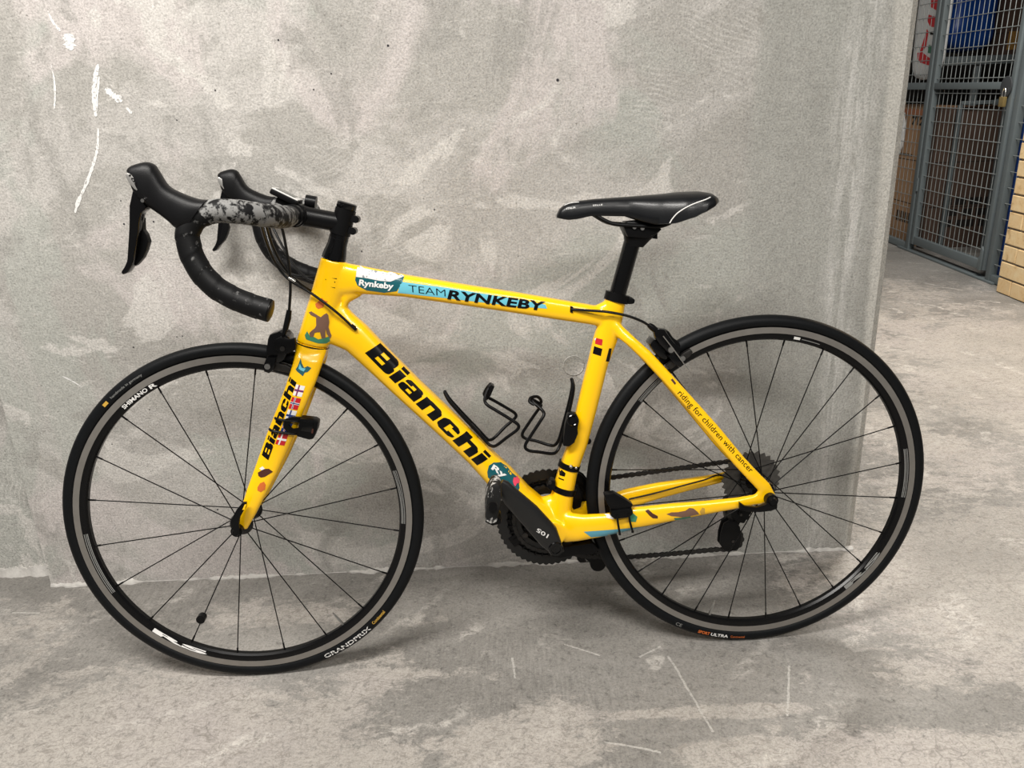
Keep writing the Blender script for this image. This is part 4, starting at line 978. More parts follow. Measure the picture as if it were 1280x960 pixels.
# valve, magnet, prints of the front wheel
def valve(w, c, ang):
    b = MB(); a = math.radians(ang); d = Vector((math.cos(a), 0, math.sin(a))); C = Vector(c)
    b.tube([C + d * 0.290, C + d * 0.272, C + d * 0.270, C + d * 0.262, C + d * 0.2615, C + d * 0.256], [0.003, 0.003, 0.0024, 0.0024, 0.0017, 0.0014], 8); b.build('valve', STEEL, w)
vf = [(-0.3384, 0.1047)]; vr = [(0.4103, 0.0795)]
valve(fw, FH, math.degrees(math.atan2(vf[0][1] - FH[2], vf[0][0] - FH[0])))
valve(rw, RH, math.degrees(math.atan2(vr[0][1] - RH[2], vr[0][0] - RH[0])))
mg = [(-0.5979, 0.1359)]
b = MB(); b.cyl((mg[0][0], -0.019, mg[0][1]), (mg[0][0], -0.005, mg[0][1]), 0.0085, 20); b.revolve((mg[0][0], -0.0195, mg[0][1]), [(0.0005, 0), (0.006, 0), (0.0085, 0.004), (0.0005, 0.004)], 20)
b.build('spoke_magnet', BLACK, fw)
def ang_of(q, c): return math.degrees(math.atan2(q[1] - c[2], q[0] - c[0]))
def arc_px(q0, q1, c):
    a0 = ang_of(q0, c); a1 = ang_of(q1, c)
    while a1 - a0 > 180: a1 -= 360
    while a1 - a0 < -180: a1 += 360
    return a0, a1
# slanted lower flank of the rim carries the prints
def flank(r): return -(0.0105 - 0.002 * max(0.0, (0.3005 - r)) / 0.009) - 0.0006
def rim_print(body, px, c, w, r0, r1, m, bold=0.02, gap=1.0):
    a0, a1 = arc_px(px[0], px[1], c)
    return arc_text('lettering', body, c, r0, r1, a0, a1, flank(r0), m, w, bold, gap, flank(r1) - flank(r0))
rim_print('SHIMANO', [(-0.6852, 0.5653), (-0.6355, 0.5953)], FH, fw, 0.2925, 0.3002, WHITE, 0.03)
rim_print('R', [(-0.6309, 0.5980), (-0.6174, 0.6031)], FH, fw, 0.2925, 0.3002, WHITE, 0.03)
rim_print('RS', [(-0.6937, 0.1161), (-0.5974, 0.0597)], FH, fw, 0.3004, 0.2925, WHITE, 0.04, 1.0)
rim_print('RS', [(0.6808, 0.1009), (0.7435, 0.1790)], RH, rw, 0.3004, 0.2925, GREYPRINT, 0.04, 1.0)
def arc_band(name, c, a0, a1, r0, r1, m, w, y=None):
    b = MB(); v = []; f = []; n = 24
    for k in range(n + 1):
        a = math.radians(a0 + (a1 - a0) * k / n)
        for r in (r0, r1): v.append((c[0] + r * math.cos(a), flank(r) if y is None else y, c[2] + r * math.sin(a)))
    for k in range(n): f.append((2 * k, 2 * k + 1, 2 * k + 3, 2 * k + 2))
    b.add(v, f); return b.build(name, m, w, False)
for px, c, w in (([(-0.7855, 0.3230), (-0.7580, 0.1993)], FH, fw), ([(0.7894, 0.3950), (0.7876, 0.2924)], RH, rw), ([(0.2488, 0.5292), (0.3032, 0.5784)], RH, rw), ([(-0.1911, 0.3033), (-0.1888, 0.4163)], FH, fw)):
    a0, a1 = arc_px(px[0], px[1], c)
    for r0, r1 in ((0.2925, 0.2938), (0.2950, 0.2962), (0.2980, 0.2992)): arc_band('print_stripe', c, a0, a1, r0, r1, GREYPRINT, w)
a0, a1 = arc_px(*([(0.5515, 0.6271), (0.5637, 0.6250)]), RH)
arc_band('print_mark', RH, a0, a1, 0.2935, 0.2985, WHITE, rw)
a0, a1 = arc_px(*([(0.5668, 0.6233), (0.6023, 0.6138)]), RH)
arc_band('print_mark', RH, a0, a1, 0.2950, 0.2962, GREYPRINT, rw)
# tyre side prints
def tyre_print(body, px, c, w, r0, r1, m, bold=0.02, gap=1.0):
    a0, a1 = arc_px(px[0], px[1], c)
    yy = lambda r: -math.sqrt(max(1e-8, 0.0125 ** 2 - (r - 0.3225) ** 2)) - 0.0007
    return arc_text('lettering', body, c, r0, r1, a0, a1, yy(r0), m, w, bold, gap, yy(r1) - yy(r0))
tyre_print('GRANDPRIX', [(-0.3703, 0.0298), (-0.2757, 0.0876)], FH, fw, 0.3285, 0.3195, WHITE, 0.02)
tyre_print('Continental', [(-0.2674, 0.0940), (-0.2449, 0.1218)], FH, fw, 0.3255, 0.3190, GOLD, 0.02)
tyre_print('handmade in germany', [(-0.7004, 0.5829), (-0.6384, 0.6208)], FH, fw, 0.3195, 0.3255, GREYPRINT, 0.0)
a0, a1 = arc_px(*([(-0.7153, 0.5689), (-0.7071, 0.5759)]), FH); arc_band('print_mark', FH, a0, a1, 0.3195, 0.3255, GOLD, fw, -0.0131)
tyre_print('ULTRA', [(0.4058, 0.0310), (0.4405, 0.0229)], RH, rw, 0.3275, 0.3205, WHITE, 0.03)
tyre_print('SPORT', [(0.3794, 0.0366), (0.4033, 0.0312)], RH, rw, 0.3275, 0.3205, ORANGE, 0.03)
tyre_print('Continental', [(0.4455, 0.0225), (0.4736, 0.0203)], RH, rw, 0.3265, 0.3215, ORANGE, 0.0)
tyre_print('CE', [(0.3366, 0.0615), (0.3481, 0.0552)], RH, rw, 0.3275, 0.3205, GREYPRINT, 0.0)
# quick releases
def quick_release(w, c, ye, nut_r, yi):
    b = MB(); b.cyl((c[0], -yi, c[2]), (c[0], -ye, c[2]), nut_r, 20); b.cyl((c[0], -ye, c[2]), (c[0], -ye - 0.006, c[2]), nut_r * 0.8, 20, nut_r * 0.55)
    b.build('quick_release', BLACK, w, True, 40)
quick_release(fw, FH, 0.071, 0.0105, 0.058)
quick_release(rw, RH, 0.086, 0.0115, 0.071)
# front: open lever lying along the blade
lv = [(-0.4926, 0.3339), (-0.4968, 0.3467), (-0.4965, 0.3607), (-0.4842, 0.3799), (-0.4729, 0.3915), (-0.4657, 0.3918), (-0.4667, 0.3834), (-0.4735, 0.3746), (-0.4804, 0.3642), (-0.4844, 0.3490), (-0.4839, 0.3349)]
b = MB(); b.plate(lv, -0.078, -0.069, 0.0015); b.build('quick_release_lever', BLACK, fw)
sl = [(-0.4737, 0.3794), (-0.4683, 0.3890), (-0.4652, 0.3888), (-0.4701, 0.3792)]
b = MB(); b.plate(sl, -0.0788, -0.0775); b.build('lever_slot', YELLOW, fw)
lv = [(0.4295, 0.3371), (0.4403, 0.3284), (0.4631, 0.3245), (0.4811, 0.3305), (0.4915, 0.3377), (0.5008, 0.3323), (0.5012, 0.3196), (0.4892, 0.3156), (0.4680, 0.3146), (0.4437, 0.3170), (0.4299, 0.3227)]
b = MB(); b.plate(lv, -0.088, -0.079, 0.002); b.build('quick_release_lever', BLACK, rw)

# cassette
SPROCKET = mat('sprocket_steel', (0.13, 0.125, 0.118, 1), 0.36, 0.85, 0, 0.35, 120)
for k, T in enumerate((28, 25, 23, 21, 19, 17, 15, 14, 13, 12, 11)):
    y = 0.029 + k * 0.0031; rr = T * 0.0127 / (2 * PI); out = []
    for i in range(T * 4):
        a = 2 * PI * i / (T * 4); q = i % 4
        r = rr + (0.0034 if q == 0 else -0.0026 if q == 2 else 0.0004)
        out.append((RH[0] + r * math.cos(a), RH[2] + r * math.sin(a)))
    b = MB(); b.plate(out, y - 0.0008, y + 0.0008); b.build('sprocket', SPROCKET, rw, False)

# ------------------------------------------------------------------ cranks, rings, pedals, chain
def gear(T, c, y, th, spider=True, hole=None):
    rr = T * 0.0127 / (2 * PI); n = T * 4; v = []; f = []
    inner = hole or rr * 0.80
    for i in range(n):
        a = 2 * PI * i / n; q = i % 4; r = rr + (0.0022 if q == 0 else -0.0016 if q == 2 else 0.0006)
        for rad, yy in ((r, y - th), (r, y + th), (inner, y + th), (inner, y - th)):
            v.append((c[0] + rad * math.cos(a), yy, c[2] + rad * math.sin(a)))
    for i in range(n):
        a = 4 * i; b_ = 4 * ((i + 1) % n)
        for k in range(4): f.append((a + k, a + (k + 1) % 4, b_ + (k + 1) % 4, b_ + k))
    return v, f
CR = math.atan2(0.1255, -0.1055)        # crank direction
cd = Vector((math.cos(CR), 0, math.sin(CR)))
CL = 0.164
arm = MB()
A = [(0.1018, 0.2643), (0.0884, 0.3112), (0.0548, 0.3556), (0.0200, 0.3918), (0.0034, 0.4096), (-0.0050, 0.4132)]; B = [(0.0752, 0.2630), (0.0580, 0.2785), (0.0218, 0.3299), (-0.0055, 0.3689), (-0.0148, 0.3879), (-0.0170, 0.4018)]
arm.loft(secs([(a, b_, w, 3.0, y) for a, b_, w, y in zip(A, B, (0.011, 0.013, 0.0115, 0.0095, 0.008, 0.007), (-0.086, -0.087, -0.092, -0.096, -0.098, -0.098))]), 24)
crank = arm.build('crankset', mat('crank_lacquer', (0.012, 0.0122, 0.0125, 1), 0.36, 0.2, 0.1, 0.2, 30), bike, True, 50)
crank['label'] = 'black crankset with two chainrings'
b = MB(); b.revolve((BB[0], 0, BB[2]), [(0.0005, -0.099), (0.008, -0.099), (0.0085, -0.1015), (0.0125, -0.1015), (0.014, -0.098), (0.0005, -0.090)], 28); b.build('crank_bolt', GLOSS, crank)
b = MB(); b.cyl((BB[0], -0.09, BB[2]), (BB[0], 0.07, BB[2]), 0.012, 20); b.build('axle', BLACK, crank)
CB = bvh_of(crank.data)
wrap_text('lettering', '105', [(0.0734, 0.3032), (0.0535, 0.3187), (0.0695, 0.2964)], WHITE, CB, crank, 0.02, 1.0, 0.0006)
for T, y in ((50, 0.048), (34, 0.0405)):
    b = MB(); v, f = gear(T, BB, y, 0.0015); b.add(v, f)
    b.build('chainring', mat('ring_black', (0.014, 0.014, 0.014, 1), 0.4, 0.4, 0, 0.2, 60), crank, False)
b = MB()
for k in range(4):
    a = CR + PI + math.radians((-52, 38, 142, 232)[k] - 45)
    d = Vector((math.cos(a), 0, math.sin(a))); n_ = Vector((-d.z, 0, d.x)); C = Vector((BB[0], 0.0, BB[2]))
    o = [C + d * 0.012 + n_ * 0.012, C + d * 0.09 + n_ * 0.011, C + d * 0.09 - n_ * 0.011, C + d * 0.012 - n_ * 0.012]
    b.plate([(q.x, q.z) for q in o], 0.044, 0.054, 0.002)
b.cyl((BB[0], 0.043, BB[2]), (BB[0], 0.055, BB[2]), 0.026, 28)
b.build('spider', BLACK, crank)
for k in range(4):
    a = CR + PI + math.radians((-52, 38, 142, 232)[k] - 45)
    b = MB(); p0 = (BB[0] + 0.056 * math.cos(a), 0.036, BB[2] + 0.056 * math.sin(a)); b.cyl(p0, (p0[0], 0.046, p0[2]), 0.0055, 12); b.build('ring_bolt', DARKSTEEL, crank)
# inner ribs of the big ring
b = MB()
for k in range(36):
    a = 2 * PI * k / 36; d = Vector((math.cos(a), 0, math.sin(a))); n_ = Vector((-d.z, 0, d.x)) * 0.0013; C = Vector((BB[0], 0, BB[2]))
    o = [C + d * 0.074 + n_, C + d * 0.083 + n_, C + d * 0.083 - n_, C + d * 0.074 - n_]
    b.plate([(q.x, q.z) for q in o], 0.044, 0.049)
b.revolve((BB[0], 0.0505, BB[2]), [(0.050, -0.0008), (0.0835, -0.0008), (0.0835, 0.0008), (0.050, 0.0008)], 72)
b.revolve((BB[0], 0.0475, BB[2]), [(0.0735, -0.001), (0.0765, -0.001), (0.0765, 0.001), (0.0735, 0.001)], 72)
b.build('ring_ribs', BLACK, crank, False)
# drive side arm
fa = MB(); C = Vector((BB[0], 0, BB[2])); n_ = Vector((-cd.z, 0, cd.x)); rs = []
for t, hw, th, y in ((-0.012, 0.016, 0.011, 0.066), (0.02, 0.017, 0.012, 0.070), (0.09, 0.0135, 0.010, 0.082), (0.15, 0.012, 0.008, 0.088), (CL + 0.012, 0.011, 0.007, 0.088)):
    p = C - cd * t; rs.append(((p + n_ * hw)[:], (p - n_ * hw)[:], th, y))
fa.loft([((a[0], y, a[2]), (b_[0], y, b_[2]), th, 3.0) for a, b_, th, y in rs]); fa.build('crank_arm', BLACK, crank)
# pedals (clipless road pedals)
def pedal(side, c, tilt, label):
    r = MB(); s = side
    r.cyl((c[0], s * 0.098, c[2]), (c[0], s * 0.185, c[2]), 0.0075, 14); r.cyl((c[0], s * 0.104, c[2]), (c[0], s * 0.112, c[2]), 0.0105, 16)
    o = r.build('pedal', BLACK, bike, True, 40); o['label'] = label
    ct, st = math.cos(tilt), math.sin(tilt)
    def rotp(x, z): return (c[0] + x * ct - z * st, c[2] + x * st + z * ct)
    K = 0.86
    def rotp(x, z): x *= K; z *= K; return (c[0] + x * ct - z * st, c[2] + x * st + z * ct)
    body = [(-0.046, 0.004), (-0.040, 0.013), (-0.015, 0.016), (0.012, 0.014), (0.034, 0.013), (0.040, 0.002), (0.034, -0.010), (0.010, -0.013), (-0.020, -0.013), (-0.042, -0.006)]
    y0, y1 = sorted((s * 0.122, s * 0.176))
    b = MB(); b.plate([rotp(x, z) for x, z in body], y0, y1, 0.005); b.build('pedal_body', PEDALWORN, o)
    cl = [(0.024, 0.010), (0.030, 0.022), (0.040, 0.022), (0.046, 0.006), (0.040, -0.010), (0.030, -0.006)]
    b = MB(); b.plate([rotp(x, z) for x, z in cl], y0 + 0.008, y1 - 0.008, 0.002); b.build('pedal_clip', BLACK, o)
    b = MB(); b.cyl((c[0], y0 - 0.0006 if s < 0 else y1 - 0.001, c[2]), (c[0], y0 + 0.002 if s < 0 else y1 + 0.0006, c[2]), 0.009, 18); b.build('pedal_cap', DARKSTEEL, o)
pn = C + cd * CL + Vector((-0.007, 0, -0.002)); pf_ = C - cd * CL
pedal(-1, pn, math.radians(-100), 'scraped black clipless pedal on the near crank')
pedal(1, pf_, math.radians(20), 'black clipless pedal on the far crank')
b = MB(); b.cyl((pf_.x, 0.080, pf_.z), (pf_.x, 0.099, pf_.z), 0.0165, 24); b.build('pedal_washer', BLACK, crank)

# chain: roller links along its path
cp = []
rs_ = 34 * 0.0127 / (2 * PI); rc = 19 * 0.0127 / (2 * PI)
for a in range(95, 271, 8): cp.append((BB[0] + rs_ * math.cos(math.radians(a)), 0.0405, BB[2] + rs_ * math.sin(math.radians(a))))
low = [(0.120, 0.0405, 0.1985), (0.16, 0.041, 0.186), (0.245, 0.0435, 0.177), (0.345, 0.0445, 0.1775), (0.430, 0.046, 0.180)]
pul2 = ([(0.4605, 0.2005)])[0]; pul1 = ([(0.4757, 0.2574)])[0]; pr_ = 0.0225
path = cp + low
for a in range(-95, 60, 15): path.append((pul2[0] + pr_ * math.cos(math.radians(a)), 0.046, pul2[1] + pr_ * math.sin(math.radians(a))))
for a in range(235, 60, -15): path.append((pul1[0] + pr_ * math.cos(math.radians(a)), 0.046, pul1[1] + pr_ * math.sin(math.radians(a))))
for a in range(-55, 97, 12): path.append((RH[0] + rc * math.cos(math.radians(a)), 0.0435, RH[2] + rc * math.sin(math.radians(a))))
path.append((BB[0] + rs_ * math.cos(math.radians(94)), 0.0405, BB[2] + rs_ * math.sin(math.radians(94))))
path = [Vector(q) for q in path]
# resample at link pitch
pts = [path[0]]; acc = 0.0; pitch = 0.0127
i = 0; cur = path[0].copy()
for q in path[1:]:
    while (q - cur).length > 1e-9:
        d = (q - cur).length; need = pitch - acc
        if d >= need: cur = cur + (q - cur) * (need / d); pts.append(cur.copy()); acc = 0.0
        else: acc += d; cur = q.copy()
b = MB()
for k in range(len(pts) - 1):
    p, q = pts[k], pts[k + 1]; d = (q - p).normalized(); nn = Vector((-d.z, 0, d.x)); o = []
    for (t, h) in ((-0.003, 0.0), (-0.0018, 0.0036), (0.002, 0.0042), (0.00635, 0.0026), (0.0107, 0.0042), (0.0145, 0.0036), (0.0157, 0.0), (0.0145, -0.0036), (0.0107, -0.0042), (0.00635, -0.0026), (0.002, -0.0042), (-0.0018, -0.0036)):
        w = p + d * t + nn * h; o.append((w.x, w.z))
    yy = (p.y + q.y) / 2; g_ = 0.0030 if k % 2 else 0.0019
    for s in (-1, 1):
        y0, y1 = sorted((yy + s * g_, yy + s * (g_ + 0.001))); b.plate(o, y0, y1)
    b.cyl((p.x, yy - 0.003, p.z), (p.x, yy + 0.003, p.z), 0.0036, 8)
b.build('chain', CHAIN, bike, False)

# derailleurs
rdm = MB()
rdm.plate([(0.4531, 0.2804), (0.4697, 0.2881), (0.4817, 0.2785), (0.4855, 0.2606), (0.4828, 0.2324), (0.4782, 0.2112), (0.4596, 0.2125), (0.4558, 0.2342), (0.4502, 0.2594)], 0.058, 0.084, 0.003)
rdm.plate([(0.4925, 0.3112), (0.5057, 0.3138), (0.5163, 0.2957), (0.5002, 0.2722), (0.4804, 0.2630), (0.4733, 0.2775)], 0.064, 0.072, 0.002)
rd = rdm.build('rear_derailleur', BLACK, bike)
for y0, y1 in ((0.036, 0.040), (0.052, 0.056)):
    b = MB(); b.plate([(0.4414, 0.2405), (0.4528, 0.2468), (0.4662, 0.2423), (0.4747, 0.2312), (0.4786, 0.2098), (0.4742, 0.1853), (0.4627, 0.1790), (0.4426, 0.1822), (0.4340, 0.1952), (0.4352, 0.2181)], y0, y1, 0.001); b.build('pulley_cage', BLACK, rd)
for q in (pul1, pul2):
    v, f = gear(11, (q[0], 0, q[1]), 0.046, 0.0022, hole=0.004); b = MB(); b.add(v, f); b.build('pulley', BLACK, rd, False)
    b = MB(); b.cyl((q[0], 0.034, q[1]), (q[0], 0.058, q[1]), 0.0028, 10); b.build('pulley_bolt', DARKSTEEL, rd)
fdm = MB()
fdm.plate([(0.0988, 0.3696), (0.1149, 0.3802), (0.1369, 0.3772), (0.1556, 0.3626), (0.1711, 0.3398), (0.1740, 0.3245), (0.1552, 0.3426), (0.1364, 0.3538), (0.1174, 0.3551)], 0.034, 0.0365, 0.0008)
fdm.plate([(0.1008, 0.3660), (0.1171, 0.3767), (0.1394, 0.3736), (0.1599, 0.3588), (0.1771, 0.3339), (0.1801, 0.3201), (0.1611, 0.3384), (0.1388, 0.3500), (0.1196, 0.3513)], 0.054, 0.0565, 0.0008)
fdm.plate([(0.1265, 0.3497), (0.1439, 0.3519), (0.1529, 0.3313), (0.1492, 0.3047), (0.1332, 0.2990), (0.1258, 0.3197)], 0.014, 0.034, 0.003)
fd = fdm.build('front_derailleur', BLACK, bike)
# clamp bands on the seat tube
def seat_band(name, a, b_, r, h, m, parent):
    mb = MB(); a = Vector((a[0], 0, a[1])); b_ = Vector((b_[0], 0, b_[1])); c = (a + b_) / 2; u = (b_ - a) / 2; ax = Vector((-u.z, 0, u.x)).normalized(); rs = []
    for dh in (-h, -h, h, h):
        k = 1.0 if dh and len(rs) in (1, 2) else 0.86
        rs.append([tuple(c + ax * dh + u * 1.06 * k * math.cos(2 * PI * i / 32) + Vector((0, r * k * math.sin(2 * PI * i / 32), 0))) for i in range(32)])
    mb.rings(rs); return mb.build(name, m, parent)
q = [(0.1066, 0.4041), (0.1448, 0.3911)]; seat_band('clamp_band', q[0], q[1], 0.0205, 0.0055, BLACK, bike)
q = [(0.0929, 0.3578), (0.1360, 0.3435)]; seat_band('clamp_band', q[0], q[1], 0.0235, 0.0058, BLACK, fd)
for q, rr in (([(0.1263, 0.4029)], 0.0038), ([(0.1363, 0.3996)], 0.003)):
    b = MB(); b.ball((q[0][0], -0.0215, q[0][1]), rr, 2); b.build('band_screw', STEEL, bike)
b = MB(); q = [(0.0795, 0.3640), (0.0891, 0.3764), (0.0967, 0.3743), (0.0962, 0.3581), (0.0854, 0.3555)]; b.plate(q, -0.018, 0.004, 0.002); b.build('clamp_lug', BLACK, fd)
q = [(0.0859, 0.3719)]; b = MB(); b.cyl((q[0][0], -0.0195, q[0][1]), (q[0][0], -0.0175, q[0][1]), 0.0034, 14); b.build('clamp_bolt', DARKSTEEL, fd)

# ------------------------------------------------------------------ seat post, clamp, saddle
sp0, sp1 = ([(0.2167, 0.7010), (0.2515, 0.8180)])
b = MB(); b.tube([(sp0[0], 0, sp0[1]), (sp1[0], 0, sp1[1])], 0.0152, 28)
post = b.build('seatpost', GLOSS, bike)
hd = MB()
hd.loft(secs([(a, b_, w, 3.0, 0.0) for a, b_, w in zip([(0.2369, 0.8101), (0.2356, 0.8244), (0.2328, 0.8386)], [(0.2689, 0.8043), (0.2820, 0.8166), (0.2995, 0.8314)], (0.0155, 0.017, 0.019))]), 20)
hd.plate([(0.2308, 0.8424), (0.2366, 0.8518), (0.2608, 0.8522), (0.2923, 0.8438), (0.2995, 0.8351), (0.2894, 0.8286), (0.2722, 0.8209), (0.2378, 0.8253)], -0.022, 0.022, 0.003)
hd.build('saddle_clamp', BLACK, post)
for q in ([(0.2495, 0.8418)], [(0.2637, 0.8391)]):
    b = MB(); b.cyl((q[0][0], -0.0255, q[0][1]), (q[0][0], 0.0255, q[0][1]), 0.0035, 12); b.build('clamp_bolt', STEEL, post)
b = MB(); q = [(0.2846, 0.8311), (0.2947, 0.8320), (0.2947, 0.8179), (0.2846, 0.8198)]; b.plate(q, -0.008, 0.008, 0.001); b.build('clamp_bolt', BLACK, post)
# collar on the frame
q = [(0.2007, 0.7223), (0.2419, 0.7100)]
col_ = seat_band('seat_clamp', q[0], q[1], 0.0195, 0.0075, BLACK, bike)
b = MB(); q = [(0.2361, 0.7191), (0.2478, 0.7156), (0.2537, 0.7109), (0.2522, 0.7036), (0.2433, 0.7026), (0.2330, 0.7060)]; b.plate(q, -0.009, 0.009, 0.003); b.build('clamp_lug', BLACK, col_)

# saddle: sections along x, each a domed top and a hollow underside
st = [(0.1155, 0.8691), (0.1215, 0.8799), (0.1331, 0.8871), (0.1532, 0.8910), (0.1861, 0.8931), (0.2391, 0.8943), (0.2937, 0.8961), (0.3340, 0.8985), (0.3658, 0.8986), (0.3817, 0.8958), (0.3919, 0.8898), (0.3971, 0.8833)]
sb = [(0.1159, 0.8652)] + [(0.1239, 0.8629)] + [(0.1347, 0.8611)] + [(0.1486, 0.8620)] + [(0.1754, 0.8663)] + [(0.2336, 0.8633)] + [(0.2828, 0.8468)] + [(0.3144, 0.8473)] + [(0.3452, 0.8569)] + [(0.3622, 0.8647)] + [(0.3787, 0.8724)] + [(0.3911, 0.8797)]
sw = [0.008, 0.014, 0.018, 0.0195, 0.0205, 0.028, 0.048, 0.064, 0.069, 0.065, 0.050, 0.024]
def interp(xs, ys, x):
    if x <= xs[0]: return ys[0]
    for i in range(len(xs) - 1):
        if x <= xs[i + 1]:
            t = (x - xs[i]) / (xs[i + 1] - xs[i]); return ys[i] + (ys[i + 1] - ys[i]) * (t * t * (3 - 2 * t) * 0.35 + t * 0.65)
    return ys[-1]
tx = [q[0] for q in st]; tz = [q[1] for q in st]; bx = [q[0] for q in sb]; bz = [q[1] for q in sb]
b = MB(); rs = []; xs = [tx[0] + (tx[-1] - tx[0]) * k / 60 for k in range(61)]
SADSEC = []
for x in xs:
    zt = interp(tx, tz, x); zb = interp(bx, bz, x); w = interp(tx, sw, x); zb = min(zb, zt - 0.004); ring = []
    n = 22
    for k in range(n + 1):
        t = -1 + 2 * k / n; s_ = math.sin(t * PI / 2); ring.append((x, w * s_, zt - (zt - zb) * abs(t) ** 3.0))
    for k in range(n, -1, -1):
        t = -1 + 2 * k / n; s_ = math.sin(t * PI / 2); ring.append((x, w * s_ * 0.93, max(zt - 0.006 - (zt - zb) * abs(t) ** 3.0 * 0.9, zb - 0.002)))
    rs.append(ring); SADSEC.append((x, w, zt, zb))
b.rings(rs)
saddle = b.build('saddle', SADDLE, bike, True, 70); saddle['label'] = 'black leather saddle with white piping'
SB = bvh_of(saddle.data)
def sad_pt(x, t):
    i = min(range(len(SADSEC)), key=lambda k: abs(SADSEC[k][0] - x)); _, w, zt, zb = SADSEC[i]
    return (x, w * math.sin(t * PI / 2), zt - (zt - zb) * abs(t) ** 3.0)
def piping(px, rad=0.0011, lift=0.0006):
    pts_ = []
    for q in spline([(x, 0, z) for x, z in px], 10):
        h = SB.ray_cast(Vector((q.x, -0.3, q.z)), Vector((0, 1, 0)))
        if h[0] is not None: pts_.append(h[0] + Vector((0, -lift, 0)))
    if len(pts_) > 2:
        b = MB(); b.tube(pts_, rad, 6); b.build('piping', WHITE, saddle)
piping([(0.3053, 0.8477), (0.3101, 0.8556), (0.3184, 0.8647), (0.3323, 0.8735), (0.3489, 0.8801), (0.3641, 0.8848), (0.3738, 0.8884)])
piping([(0.1159, 0.8730), (0.1210, 0.8796), (0.1311, 0.8854), (0.1424, 0.8883), (0.1537, 0.8891)], 0.0008)
wrap_text('lettering', 'SELLE', [(0.1773, 0.8809), (0.1943, 0.8816), (0.1773, 0.8834)], WHITE, SB, saddle, 0.01, 1.2, 0.0006)
wrap_text('lettering', 'ITALIA', [(0.1313, 0.8768), (0.1469, 0.8788), (0.1314, 0.8799)], WHITE, SB, saddle, 0.01, 1.1, 0.0006)
for s in (-1, 1):
    b = MB(); pp = [(0.1698, 0.8756), (0.1810, 0.8668), (0.1992, 0.8550), (0.2148, 0.8487), (0.2390, 0.8456), (0.2675, 0.8429), (0.2918, 0.8411), (0.3090, 0.8459), (0.3204, 0.8551)]
    b.tube(spline([(x, s * (0.012 + 0.012 * min(1, max(0, (x - pp[0][0]) / 0.06)) + 0.012 * max(0, (x - pp[6][0]) / 0.03)), z) for x, z in pp], 6), 0.0036, 10); b.build('rail', BLACK, saddle)

# ------------------------------------------------------------------ headset, stem, handlebar
hc = [(-0.2833, 0.8090), (-0.2746, 0.8338), (-0.2680, 0.8529), (-0.2624, 0.8679), (-0.2567, 0.8855), (-0.2537, 0.8949), (-0.2518, 0.9003)]
def H(i): return (hc[i][0], 0.0, hc[i][1])
b = MB(); b.tube([H(0), Vector(H(0)).lerp(Vector(H(1)), 0.4), H(1), H(2)], [0.0215, 0.0205, 0.0172, 0.0168], 32); hs = b.build('headset_cover', GLOSS, bike)
for t in (0.55,):
    p = Vector(H(1)).lerp(Vector(H(2)), t); d = (Vector(H(2)) - Vector(H(1))).normalized()
    b = MB(); b.tube([p - d * 0.0005, p + d * 0.0005], 0.0171, 32); b.build('spacer_gap', BLACK, hs)
d = (Vector(H(5)) - Vector(H(2))).normalized()
sm = MB()
sm.tube([Vector(H(2)) - d * 0.001, Vector(H(2)) + d * 0.044], 0.0182, 32)
cl_ = ([(-0.3394, 0.8885)])[0]; CLP = Vector((cl_[0], 0, cl_[1]))
m0 = Vector(H(3)) + d * 0.003
sm.tube([CLP + Vector((0.006, 0, -0.001)), CLP.lerp(m0, 0.25), CLP.lerp(m0, 0.6), m0], [0.0185, 0.0170, 0.0165, 0.0168], 28)
sm.revolve((CLP.x, 0, CLP.z), [(0.0165, -0.021), (0.0205, -0.0205), (0.0205, 0.0205), (0.0165, 0.021)], 32)
stem = sm.build('stem', BLACK, bike, True, 45)
tp = Vector(H(2)) + d * 0.044
b = MB(); b.tube([tp, tp + d * 0.002, tp + d * 0.010, tp + d * 0.0115], [0.0165, 0.0175, 0.0172, 0.015], 28); b.build('top_cap', GLOSS, stem)
bk = Vector((d.z, 0, -d.x))
for t in (0.011, 0.032):
    p = Vector(H(2)) + d * t + bk * 0.0215
    b = MB(); b.cyl((p.x, -0.013, p.z), (p.x, 0.013, p.z), 0.0062, 16); b.cyl((p.x - bk.x * 0.006, -0.012, p.z - bk.z * 0.006), (p.x - bk.x * 0.006, 0.012, p.z - bk.z * 0.006), 0.006, 16); b.build('stem_bolt', BLACK, stem)
b = MB(); b.plate([(-0.3395, 0.9044), (-0.3154, 0.9000), (-0.3186, 0.8954), (-0.3375, 0.8975)], -0.0135, -0.012); 

# bar: one path per side
bp2 = [(-0.3461, 0.8883)]
side_path = [(CLP.x, -0.0, CLP.z), (CLP.x, -0.05, CLP.z), (CLP.x, -0.12, CLP.z)] + [(-0.3446, -0.1650, 0.8914), (-0.3595, -0.1920, 0.8959), (-0.3803, -0.2100, 0.9009), (-0.4069, -0.2180, 0.9040), (-0.4260, -0.2210, 0.9015), (-0.4442, -0.2220, 0.8925), (-0.4554, -0.2230, 0.8757), (-0.4564, -0.2240, 0.8572), (-0.4512, -0.2250, 0.8336), (-0.4388, -0.2260, 0.8094), (-0.4189, -0.2270, 0.7883), (-0.3912, -0.2280, 0.7714), (-0.3661, -0.2290, 0.7606), (-0.3488, -0.2300, 0.7544)]
bm1 = MB()
for s in (1, -1):
    bm1.tube(spline([(x, y * s, z) for x, y, z in side_path[:4]], 6), [0.0158] * 8 + [0.0145] * 11, 20)
bar = bm1.build('handlebar', BLACK, bike, True); bar['label'] = 'black drop handlebar with taped tops and drops'
def wraps(pitch):
    def f(dist, th):
        ph = (dist / pitch - th / (2 * PI)) % 1.0
        return 1.0 + 0.045 * (ph ** 1.5) - 0.02
    return f
